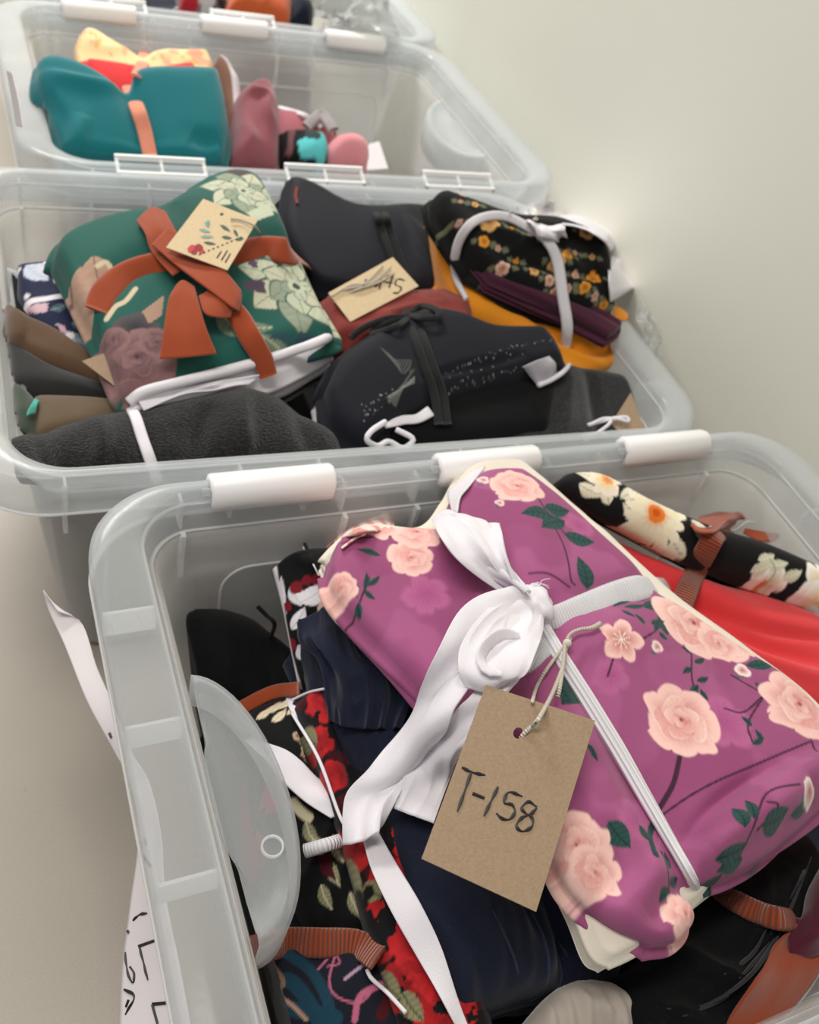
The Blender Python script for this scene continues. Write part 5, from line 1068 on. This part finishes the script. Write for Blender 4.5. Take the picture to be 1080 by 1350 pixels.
# soft knit and black cloth behind the front rim on the right
t = thing('fabric_bundle', 'soft charcoal knit fabric at the front right of the second bin', 'fabric bundle', (0.37, 0.5, 0.18))
pl = tilted(760, 530, 0.235, 0.0, 0.15)
b = Bundle(pl, [(600, 500), (700, 470), (770, 478), (835, 490), (852, 500)], [(852, 500), (845, 540), (830, 590)], [(590, 600), (700, 600), (830, 590)], [(600, 500), (592, 560), (590, 600)], res=0.002, thick=0.06, r=0.018, dome=0.008, taper=0.02, seed=134, wr=((0.06, 0.004, 70, 2, True),)); b.crease([(770, 490), (780, 530), (790, 580)], -0.006, 0.007); b.build('knit_cloth', M_KNIT2, t)
t = thing('fabric_bundle', 'black fabric corner past the right end of the mustard cloth', 'fabric bundle', (0.45, 0.55, 0.2))
pl = tilted(820, 470, 0.222, 0.0, 0.0)
b = Bundle(pl, [(760, 470), (800, 440), (838, 432)], [(838, 432), (845, 450), (850, 466)], [(790, 505), (825, 492), (850, 466)], [(760, 470), (775, 490), (790, 505)], res=0.002, thick=0.03, r=0.008, seed=135); b.build('cloth', M_BLACK, t)

# the embroidered roll
t = thing('fabric_bundle', 'blue-black rolled bundle with silver dotted embroidery, front middle of the second bin', 'fabric bundle', (0.28, 0.52, 0.2))
pl = tilted(600, 540, 0.243, 0.0, 0.2)
b = Bundle(pl, [(490, 505), (600, 470), (700, 460), (740, 500)], [(740, 500), (735, 540), (728, 575)], [(490, 596), (600, 595), (728, 575)], [(490, 505), (485, 550), (490, 596)], res=0.002, thick=0.05, r=0.018, taper=0.02, seed=140, wr=((0.05, 0.003, 30, 2, True),)); b.build('black_cloth', M_BLACK, t)
pl = tilted(590, 470, 0.272, 0.0, 0.22)
b = Bundle(pl, [(432, 505), (455, 462), (500, 428), (555, 398), (600, 400), (650, 420), (722, 422)], [(722, 422), (740, 445), (752, 472)], [(488, 578), (520, 550), (570, 525), (640, 500), (690, 490), (752, 472)], [(432, 505), (440, 540), (462, 565), (488, 578)], res=0.0007, thick=0.026, r=0.016, dome=0.004, layers=2, lay_amp=0.004, seed=141, wr=((0.08, 0.003, 20, 2, False),))
b.pinch([(540, 400), (555, 460), (575, 540)], 0.006, 0.012)
b.crease([(560, 498), (620, 485), (690, 470)], -0.004, 0.004)
NV2 = srgb((20, 22, 31)); p = Print(b.uv, NV2); pu = pl.puv; SV = srgb((190, 188, 186)); rs = np.random.RandomState(9)
def dots(L, n, sp=5, r=0.0008, c=SV):
    D = crom(np.array([pu(*q) for q in L]), n)
    for d in D: p.blob(d + rs.normal(0, 0.0012 * sp / 5, 2), r * rs.uniform(0.6, 1.2), c, wob=0)
dots([(588, 492), (620, 480), (660, 466), (705, 455), (735, 448)], 34); dots([(590, 512), (620, 500), (660, 490), (690, 482)], 26); dots([(586, 500), (640, 482), (690, 468)], 10, 12, 0.0008)
dots([(718, 424), (730, 440), (742, 455)], 20, 8, 0.0009, srgb((190, 130, 130))); dots([(475, 540), (500, 528), (520, 520)], 14, 10); dots([(478, 552), (484, 545), (500, 540)], 10, 8)
FE = srgb((96, 98, 96))
for k in range(16):
    a = (500 + 3.2 * k, 462 + 3 * k) if k < 8 else (512 + 2 * (k - 8), 528 - 2 * (k - 8)); c = (540, 480 + 2 * k) if k < 8 else (545 - 1.5 * (k - 8), 490 + (k - 8) * 2)
    p.line([pu(*a), pu((a[0] + c[0]) / 2 - 4, (a[1] + c[1]) / 2 + 8), pu(*c)], 0.0006, FE)
for k in range(8): p.line([pu(545, 500 + k), pu(530 - k * 2, 515 + k), pu(522 - 2 * k, 535 - k)], 0.0005, srgb((130, 130, 126)))
p.mottle(NV2, 0.01, 0, 1)
b.build('embroidered_cloth', M_PRINTK, t, cols=p.c, side_cols=[NV2, srgb((210, 206, 208))])
loft('white_lining', [on([(690, 484), (722, 470), (745, 464)], .006), on([(698, 495), (730, 482), (752, 470)], .008), on([(710, 509), (730, 498), (748, 482)], .004)], cloth('lilac_grey_lining', srgb((186, 182, 190))), t, nu=24, nv=20)
tube('white_hem', on([(710, 508), (728, 500), (745, 488), (753, 474), (742, 464)], .008), 0.0024, M_WHITE, t)
ribbon('white_hem', on([(508, 562), (530, 554), (550, 552), (568, 542)], .006), [0.004, 0.008, 0.008, 0.010], M_WHITE, t)
tube('white_hem', on([(508, 556), (490, 568), (484, 580), (498, 588), (512, 582), (528, 590), (538, 588), (544, 578), (522, 566)], .010), 0.0024, M_WHITE, t)
for dx in (-5, 6): ribbon('cord', on([(534 + dx, 372, .006), (540 + dx, 412), (552 + dx, 445), (566 + dx, 485), (578 + dx, 520), (584 + dx, 560)], .005), 0.0072, M_CORD, t, thick=0.002)
for L in ([(538, 416), (555, 404), (575, 408), (578, 418), (558, 420), (540, 416)], [(536, 418), (510, 420), (480, 432), (462, 446)], [(536, 418), (505, 428), (490, 440), (520, 432), (538, 420)]): ribbon('cord_bow', on(L, .012), 0.006, M_CORD, t, thick=0.0025)
TP3 = Plane(pt=hit(492, 382, 0.012), n=(0.02, -0.25, 0.95))
t3 = thing('gift_tag', 'small kraft tag handwritten T-145, tied to the black cords', 'tag', tuple(TP3.at(492, 380)))
card('card', '', [TP3.at(433, 386), TP3.at(518, 339), TP3.at(552, 377), TP3.at(462, 424)], M_KRAFTL, parent=t3, thick=0.0007)
strokes('lettering', [[(470, 364), (494, 372)], [(483, 368), (478, 381)], [(494, 378), (499, 376)], [(503, 368), (500, 381)], [(513, 362), (506, 371), (518, 373)], [(518, 363), (513, 379)], [(534, 370), (525, 368), (521, 375), (529, 379), (525, 386), (518, 386)]], 0.0016, t3)
for L in ([(440, 398), (470, 382), (500, 372), (520, 360)], [(438, 390), (462, 376), (492, 372), (515, 352)], [(452, 382), (480, 374), (505, 350)]): tube('string', on(L, .003), 0.0009, M_TWINE, t3)
TP4 = Plane(pt=hit(140, 490, 0.006), n=(-0.05, -0.35, 0.9))
t4 = thing('gift_tag', 'plain blank kraft tag corner tucked beside the purple rose of the green bundle', 'tag', tuple(TP4.at(140, 490)))
card('card', '', [TP4.at(108, 476), TP4.at(144, 463), TP4.at(167, 512), TP4.at(150, 508)], M_KRAFT, parent=t4, thick=0.0007)

# mustard, plum and black floral stack
t = thing('fabric_bundle', 'stack of black floral, plum and mustard fabrics tied with a white band and bow', 'fabric bundle', (0.42, 0.64, 0.2))
n_ = (-0.08, -0.30, 0.92)
pl = Plane(pt=Plane(z=0.262).at(700, 400), n=n_)
b = Bundle(pl, [(570, 275), (600, 285), (700, 340), (800, 390), (838, 415)], [(838, 415), (844, 445), (830, 470)], [(618, 412), (680, 446), (735, 482), (772, 496), (830, 470)], [(570, 275), (578, 325), (596, 376), (618, 412)], res=0.0016, thick=0.035, r=0.016, dome=0.004, layers=2, lay_amp=0.006, seed=151, wr=((0.022, 0.004, -28, 5, True),))
b.crease([(600, 350), (680, 410), (770, 465), (830, 450)], -0.006, 0.004); b.crease([(590, 330), (660, 395), (760, 445)], -0.004, 0.004)
b.build('mustard_cloth', cloth('mustard_jersey', srgb((232, 146, 30)), sheen=0.25, var=0.06), t)
pl = Plane(pt=Plane(z=0.288).at(700, 380), n=n_)
b = Bundle(pl, [(612, 318), (650, 348), (700, 374), (770, 394), (824, 422)], [(824, 422), (816, 434), (804, 442)], [(648, 368), (700, 392), (745, 412), (804, 442)], [(612, 318), (628, 345), (648, 368)], res=0.0014, thick=0.012, r=0.005, layers=3, lay_amp=0.003, seed=152)
b.crease([(640, 350), (700, 378), (770, 405), (820, 430)], -0.005, 0.003); b.crease([(640, 338), (700, 366), (770, 393), (822, 420)], -0.005, 0.003)
b.build('plum_cloth', cloth('plum_jersey', srgb((72, 30, 50)), sheen=0.2), t)
pl = Plane(pt=Plane(z=0.312).at(700, 330), n=(-0.12, -0.50, 0.85))
b = Bundle(pl, [(578, 246), (592, 240), (620, 250), (680, 272), (740, 278), (790, 300), (806, 325)], [(806, 325), (812, 370), (820, 424)], [(632, 345), (690, 382), (745, 402), (820, 424)], [(578, 246), (585, 275), (608, 312), (632, 345)], res=0.0011, thick=0.028, r=0.020, dome=0.012, layers=2, lay_amp=0.006, seed=153, wr=((0.05, 0.006, -22, 3, True), (0.02, 0.0015, -20, 3, True)))
b.crease([(640, 335), (700, 352), (760, 368), (808, 362)], -0.010, 0.006); b.crease([(620, 290), (660, 330), (700, 345)], -0.006, 0.008)
p = Print(b.uv, srgb((16, 17, 18))); pu = pl.puv; YB = srgb((226, 178, 112)); YO = srgb((222, 150, 44)); PKB = srgb((220, 178, 160))
for x, y, r, c in ((655, 330, 5, PKB), (700, 362, 8, YB), (668, 310, 4, YO), (730, 388, 8, PKB), (752, 340, 5, PKB), (775, 345, 5, YB), (625, 272, 6, YB), (650, 268, 4, PKB), (680, 345, 5, YO), (640, 300, 15, YB), (636, 322, 9, YO), (712, 330, 8, PKB), (728, 352, 11, YB), (662, 355, 10, PKB), (768, 312, 13, YB), (795, 322, 8, PKB), (780, 370, 11, YO), (765, 385, 9, YO), (812, 410, 8, PKB), (720, 375, 8, PKB), (612, 252, 8, PKB), (606, 268, 4, PKB), (740, 345, 9, YO), (690, 320, 5, PKB), (755, 368, 7, PKB), (794, 404, 7, YO), (670, 250, 7, YB), (605, 295, 5, PKB), (780, 395, 6, PKB), (745, 385, 6, PKB), (690, 270, 6, YB), (642, 372, 4, PKB)):
    p.petals(pu(x, y), r * 0.0007, 5, x, c, srgb((150, 90, 40)), np.minimum(np.array(c) * 1.2, 1), depth=0.3)
    p.leaf(pu(x + r, y), pu(x + r + 9, y + 5), 0.003, srgb((90, 100, 80)), SAGE); p.leaf(pu(x - r, y), pu(x - r - 7, y - 5), 0.003, srgb((90, 100, 80)), SAGE)
b.build('floral_cloth', M_PRINTK, t, cols=p.c)
ribbon('white_band', on([(615, 395, .004), (600, 362, .006), (603, 325, .008), (618, 298, .008), (640, 286), (668, 286), (700, 302), (722, 318), (735, 345), (742, 390), (748, 430), (746, 456, .004)], .006), [.005, .007, .009, .009, .009, .009, .009, .010, .011, .011, .011, .010], M_BANDW, t, thick=0.003)
loft('bow_knot', [on([(690, 275), (705, 262), (730, 268)], .016), on([(695, 292), (715, 280), (742, 280)], .024), on([(705, 305), (725, 300), (745, 300)], .022), on([(725, 318), (738, 318), (748, 310)], .012)], M_WHITE, t, nu=30, nv=30, wr=((3, 3, .003, True),))
loft('bow_tail', [on([(738, 282), (742, 296)], .022), on([(770, 285), (770, 302)], .03), on([(806, 302), (796, 318)], .03), on([(822, 330), (806, 335)], .028), on([(822, 352), (804, 358)], .024), on([(838, 378), (806, 398)], .016)], M_WHITE, t, nu=24, nv=60, wr=((2, 4, .002, False),))
loft('bow_loop', [on([(655, 262), (662, 268)], .010), on([(680, 266), (680, 280)], .016), on([(700, 280), (696, 294)], .016)], M_WHITE, t, nu=14, nv=24)
for L in ([(705, 290), (690, 270), (672, 280)], [(706, 288), (712, 268), (704, 264), (696, 276)], [(708, 290), (716, 270), (714, 250)]): tube('string', on(L, .024), 0.0007, M_TWINE, t)
TP5 = Plane(pt=hit(830, 560, 0.012, default=0.25), n=(-0.3, -0.3, 0.9))
t5 = thing('gift_tag', 'kraft tag with white string at the front right of the second bin', 'tag', tuple(TP5.at(830, 560)))
card('card', '', [TP5.at(805, 560), TP5.at(832, 517), TP5.at(852, 572), TP5.at(800, 585)], M_KRAFT, parent=t5, thick=0.0007)
for L in ([(776, 560), (792, 556), (812, 552), (828, 556), (826, 550), (808, 551)], [(768, 575), (785, 572), (800, 562), (806, 555)], [(772, 582), (790, 570), (800, 575)], [(778, 560), (796, 552), (812, 552)]): tube('string', on(L, .010), 0.0016, M_WHITE, t5)
# crumpled clear bag at the right end
M_BAG = plastic('thin_clear_film', srgb((225, 228, 226)), clear=0.80, rough=0.08)
tb = thing('plastic_bag', 'crumpled clear plastic bag at the right end of the second bin', 'plastic bag', (0.5, 0.6, 0.2))
loft('film', [on([(842, 385), (850, 400), (862, 420)], .0, default=.27), on([(838, 420), (855, 430), (872, 440)], .01, default=.26), on([(845, 450), (858, 452), (872, 456)], .01, default=.25), on([(835, 485), (850, 480), (868, 468)], .008, default=.24)], M_BAG, tb, nu=40, nv=40, thick=0.0002, wr=((5, 5, .006, True), (12, 12, .002, True)))

# ------------------------------------------------------------------ BINS 3 and 4
IN_BIN[0] = 2
fill('folded dark teal cloth at the bottom of the third bin', 'cloth_stack', 0.075, 0.30, 0.92, 1.22, 0.006, 0.150, cloth('deep_teal_cotton', srgb((10, 60, 66))), 7)
M_TEALJ = cloth('teal_jersey', srgb((8, 112, 120)), weave=1500, bump=0.15, sheen=0.3, var=0.03)
t = thing('fabric_bundle', 'teal jersey bundle with a peach ribbon, on cream and red floral fabric', 'fabric bundle', (0.13, 0.99, 0.15))
pb_ = Plane(pt=Plane(z=0.255).at(180, 110), n=(0, -0.35, 0.93))
b = Bundle(pb_, [(100, 60), (104, 42), (118, 30), (150, 48), (185, 72), (210, 62), (275, 62)], [(275, 62), (282, 80), (284, 95)], [(118, 110), (190, 140), (284, 95)], [(100, 60), (102, 80), (118, 110)], res=0.002, thick=0.04, r=0.010, dome=0.006, layers=2, seed=161, wr=((0.03, 0.003, 20, 2, True),))
p = Print(b.uv, srgb((240, 214, 158))); p.mottle(srgb((232, 150, 130)), 0.02, 0.7, 4, 0.2, 0.35); p.mottle(srgb((214, 160, 80)), 0.012, 0.8, 9, 0.1, 0.7)
b.build('cream_floral_cloth', M_PRINT, t, cols=p.c)
pr = Plane(pt=Plane(z=0.262).at(180, 110), n=(0, -0.35, 0.93))
b = Bundle(pr, [(112, 72), (150, 78), (200, 86), (255, 78)], [(255, 78), (262, 90), (262, 110)], [(130, 120), (190, 135), (262, 110)], [(112, 72), (118, 95), (130, 120)], res=0.003, thick=0.03, r=0.008, seed=162); b.build('red_cloth', cloth('red_cotton', srgb((222, 44, 46))), t)
pl = Plane(pt=Plane(z=0.272).at(180, 150), n=(0, -0.52, 0.86))
b = Bundle(pl, [(47, 74), (70, 66), (105, 76), (140, 96), (168, 114), (184, 86), (240, 82), (290, 82)], [(290, 82), (300, 130), (302, 180), (296, 210)], [(82, 195), (110, 204), (180, 208), (250, 212), (296, 210)], [(47, 74), (48, 108), (66, 150), (82, 195)], res=0.0018, thick=0.045, r=0.015, dome=0.010, layers=2, seed=163, wr=((0.09, 0.004, 70, 1.5, True),))
b.crease([(60, 98), (110, 110), (160, 116)], 0.006, 0.004, 0.012); b.crease([(58, 120), (80, 155), (90, 190)], -0.004, 0.006); b.crease([(110, 155), (105, 180), (112, 200)], 0.005, 0.008); b.crease([(250, 180), (270, 190), (290, 184)], -0.006, 0.012); b.pinch([(165, 112), (180, 150), (196, 210)], 0.006, 0.014)
b.build('teal_cloth', M_TEALJ, t)
PEACH = cloth('peach_ribbon_cloth', srgb((232, 148, 122)), sheen=0.2)
ribbon('peach_ribbon', on([(190, 66), (188, 84), (180, 100, .004)], .006), [.012, .015, .012], PEACH, t, thick=0.002)
ribbon('peach_ribbon', on([(168, 114), (180, 140), (190, 170), (198, 206)], .006), [.013, .016, .016, .015], PEACH, t, thick=0.002)
def lump(label, zpt, top, right, bottom, left, m, seed, z, n=(0, -0.4, 0.9), thick=0.05, r=0.02, wr=((0.03, 0.003, 60, 2, True),), part='cloth', cat='fabric bundle', name='fabric_bundle', colfn=None, dome=0.01):
    c = Plane(z=z).at(*zpt); t = thing(name, label, cat, (c[0], c[1], z - thick)); pl = Plane(pt=c, n=n)
    b = Bundle(pl, top, right, bottom, left, res=0.002, thick=thick, r=r, dome=dome, layers=2, seed=seed, wr=wr); cols = None
    if colfn: cols = colfn(b, pl)
    b.build(part, m, t, cols=cols); return t
M_MAUVE = cloth('dusty_mauve_jersey', srgb((150, 84, 94)), sheen=0.3, bump=0.3)
lump('brown and white fabric edges squeezed between the teal and mauve bundles', (300, 130), [(282, 84), (290, 72), (298, 90)], [(298, 90), (316, 110), (318, 160), (316, 205)], [(296, 210), (305, 210), (316, 205)], [(282, 84), (296, 140), (296, 210)], M_PRINT, 171, 0.255,
     colfn=lambda b, pl: np.where((b.U > 0.4)[:, None], np.array(srgb((206, 200, 204))), np.array(srgb((122, 84, 64)))), thick=0.04, r=0.006)
lump('upright dusty mauve rolled jersey bundle in the middle of the third bin', (342, 150), [(312, 118), (330, 102), (350, 98), (368, 112)], [(368, 112), (372, 150), (370, 212)], [(302, 212), (335, 214), (370, 212)], [(312, 118), (312, 160), (302, 212)], M_MAUVE, 172, 0.265, thick=0.05, r=0.024, dome=0.014, wr=((0.028, 0.007, 80, 1.5, True),))
dr_ = lump('flat dusty rose fabric with white hem behind the turquoise print scrap', (390, 170), [(368, 140), (395, 148), (412, 158)], [(412, 158), (440, 175), (444, 200)], [(368, 212), (410, 214), (444, 200)], [(368, 140), (366, 175), (368, 212)], cloth('dusty_rose_cotton', srgb((170, 98, 108))), 173, 0.225, thick=0.04, r=0.008)
def _turq(b, pl):
    p = Print(b.uv, BLK); p.blob(pl.puv(412, 196), 0.020, srgb((96, 200, 204)), ecc=1.0, wob=0.5); p.blob(pl.puv(410, 184), 0.010, srgb((40, 60, 60))); p.line([pl.puv(384, 172), pl.puv(380, 205)], 0.007, srgb((110, 70, 74))); return p.c
t = lump('black fabric with a turquoise patch, beside the pale pink roll', (405, 190), [(374, 170), (390, 168), (420, 172), (432, 182)], [(432, 182), (434, 200), (428, 216)], [(372, 212), (400, 214), (428, 216)], [(374, 170), (372, 190), (372, 212)], M_PRINTK, 174, 0.240, thick=0.04, r=0.010, colfn=_turq)
ribbon('grey_twist', on([(404, 168), (414, 158), (424, 150), (432, 160), (440, 172)], .012, default=.24), 0.014, cloth('silver_grey_cloth', srgb((150, 144, 144))), t, thick=0.004)
lump('pale pink rolled fabric at the right of the third bin', (463, 195), [(434, 182), (450, 172), (472, 170), (490, 182)], [(490, 182), (492, 200), (486, 220)], [(432, 212), (460, 218), (486, 220)], [(434, 182), (430, 198), (432, 212)], cloth('pale_pink_jersey', srgb((230, 148, 156)), sheen=0.3), 175, 0.238, thick=0.05, r=0.024, dome=0.014)
lump('small brick pink fabric knot behind the pale pink roll', (435, 168), [(428, 164), (436, 160), (444, 162)], [(444, 162), (446, 172), (442, 182)], [(430, 182), (436, 184), (442, 182)], [(428, 164), (427, 173), (430, 182)], cloth('brick_pink_cotton', srgb((160, 86, 88))), 176, 0.225, thick=0.03, r=0.008)
ribbon('white_hem', on([(368, 141), (395, 149), (412, 158), (424, 168)], .006), 0.006, M_WHITE, dr_)
for k, (lab, pts) in enumerate((('white paper sheet lying beyond the pale pink roll in the third bin', [(486, 190), (500, 186), (512, 222), (484, 224)]), ('white paper sheet at the right end of the third bin', [(556, 176), (590, 215), (600, 232), (545, 228)]))):
    pp = Plane(pt=Plane(z=0.16 if k == 0 else 0.13).at(*pts[0]), n=(0, -0.1, 1)); c = [pp.at(*q) for q in pts]; tp = thing('paper_sheet', lab, 'paper', tuple(np.mean(c, 0))); card('sheet', '', c, M_PAPER, parent=tp, thick=0.0005)
# bin 4
IN_BIN[0] = 3
fill('folded dark cloth filling the bottom of the farthest bin', 'cloth_stack', 0.08, 0.46, 1.35, 1.62, 0.006, 0.19, M_NAVY, 8)
lump('rust orange fabric bundle at the top edge of the photo, farthest bin', (350, 10), [(305, -20), (350, -30), (385, -15)], [(385, -15), (388, 0), (384, 24)], [(300, 8), (345, 16), (384, 24)], [(305, -20), (302, -6), (300, 8)], cloth('burnt_orange_cotton', srgb((186, 84, 40))), 181, 0.262, n=(0, -0.3, 0.95))
lump('dark navy fabric beside the rust orange one in the farthest bin', (398, 10), [(384, -20), (400, -24), (415, -18)], [(415, -18), (416, 0), (412, 26)], [(386, 22), (400, 24), (412, 26)], [(384, -20), (384, 0), (386, 22)], M_NAVY, 182, 0.262, n=(0, -0.3, 0.95))
lump('grey and red print fabric at the left of the rust orange one, farthest bin', (275, 0), [(240, -30), (270, -34), (302, -30)], [(302, -30), (304, -10), (300, 8)], [(240, -2), (270, 4), (300, 8)], [(240, -30), (238, -15), (240, -2)], M_PRINT, 183, 0.255, n=(0, -0.3, 0.95), colfn=lambda b, pl: blotch(b.uv, srgb((120, 110, 118)), [srgb((40, 30, 34)), srgb((170, 30, 44)), srgb((190, 190, 190))], 0.02, 3, 0.1).c)
tb = thing('plastic_bag', 'crumpled clear plastic bag spilling over the right end of the farthest bin', 'plastic bag', (0.46, 1.42, 0.2))
loft('film', [on([(414, -20), (440, -25), (470, -20), (500, -5)], 0, default=.29), on([(412, 5), (440, 0), (475, 0), (512, 12)], 0, default=.29), on([(412, 18), (440, 18), (480, 22), (522, 34)], 0, default=.28), on([(415, 28), (445, 34), (490, 44), (530, 56)], 0, default=.27)], plastic('cloudy_film', srgb((205, 208, 206)), clear=0.45, rough=0.15), tb, nu=60, nv=50, thick=0.0003, wr=((4, 4, .010, True), (10, 9, .004, True)))

# ------------------------------------------------------------------ paper sheets taped to the bins' left ends
def paper(label, z0, rows, lines=(), w_=0.002):
    c = rows[len(rows) // 2][0]; t = thing('paper_sheet', label, 'paper', tuple(c)); o = loft('sheet', rows, M_PAPER, t, nu=16, nv=60, thick=0.0004, surf=True)
    if lines: strokes('lettering', lines, w_, t)
    return t
def P3(px, py, x): 
    """the point seen at px,py on the upright plane x = const"""
    d = ray(px, py); return CAM + d * ((x - CAM[0]) / d[0])
def PZ(px, py, z): return Plane(z=z).at(px, py)
paper('white paper sheet taped outside the nearest bin, curling, with pen letters', 0,
      [[PZ(57, 778, .215), PZ(76, 806, .21)], [PZ(62, 800, .205), PZ(108, 822, .205)], [PZ(85, 850, .20), PZ(128, 880, .20)], [PZ(115, 925, .195), PZ(150, 930, .20)], [PZ(150, 990, .19), PZ(172, 990, .20)], [PZ(170, 1030, .19), PZ(196, 1030, .20)], [PZ(182, 1100, .18), PZ(212, 1100, .20)], [PZ(170, 1200, .165), PZ(218, 1180, .195)], [PZ(160, 1280, .155), PZ(236, 1270, .195)], [PZ(155, 1380, .15), PZ(255, 1370, .195)]],
      [[(144, 966), (147, 973)], [(184, 1108), (187, 1118)], [(191, 1106), (193, 1113)], [(184, 1122), (199, 1142)], [(175, 1214), (184, 1206), (194, 1204)], [(168, 1226), (170, 1230)], [(182, 1248), (204, 1240)], [(184, 1248), (189, 1268), (195, 1292)], [(165, 1255), (168, 1280), (175, 1296), (177, 1284), (171, 1274)], [(163, 1304), (177, 1314), (165, 1338)], [(170, 1318), (166, 1328)], [(200, 1324), (222, 1322)], [(201, 1324), (208, 1350)]], 0.0016)
paper('plain white paper sheet hanging on the left end of the third bin', 0, [[P3(8, 92, 0.002), P3(16, 96, 0.002)], [P3(15, 130, 0.002), P3(24, 130, 0.002)], [P3(21, 166, 0.002), P3(30, 168, 0.002)]])
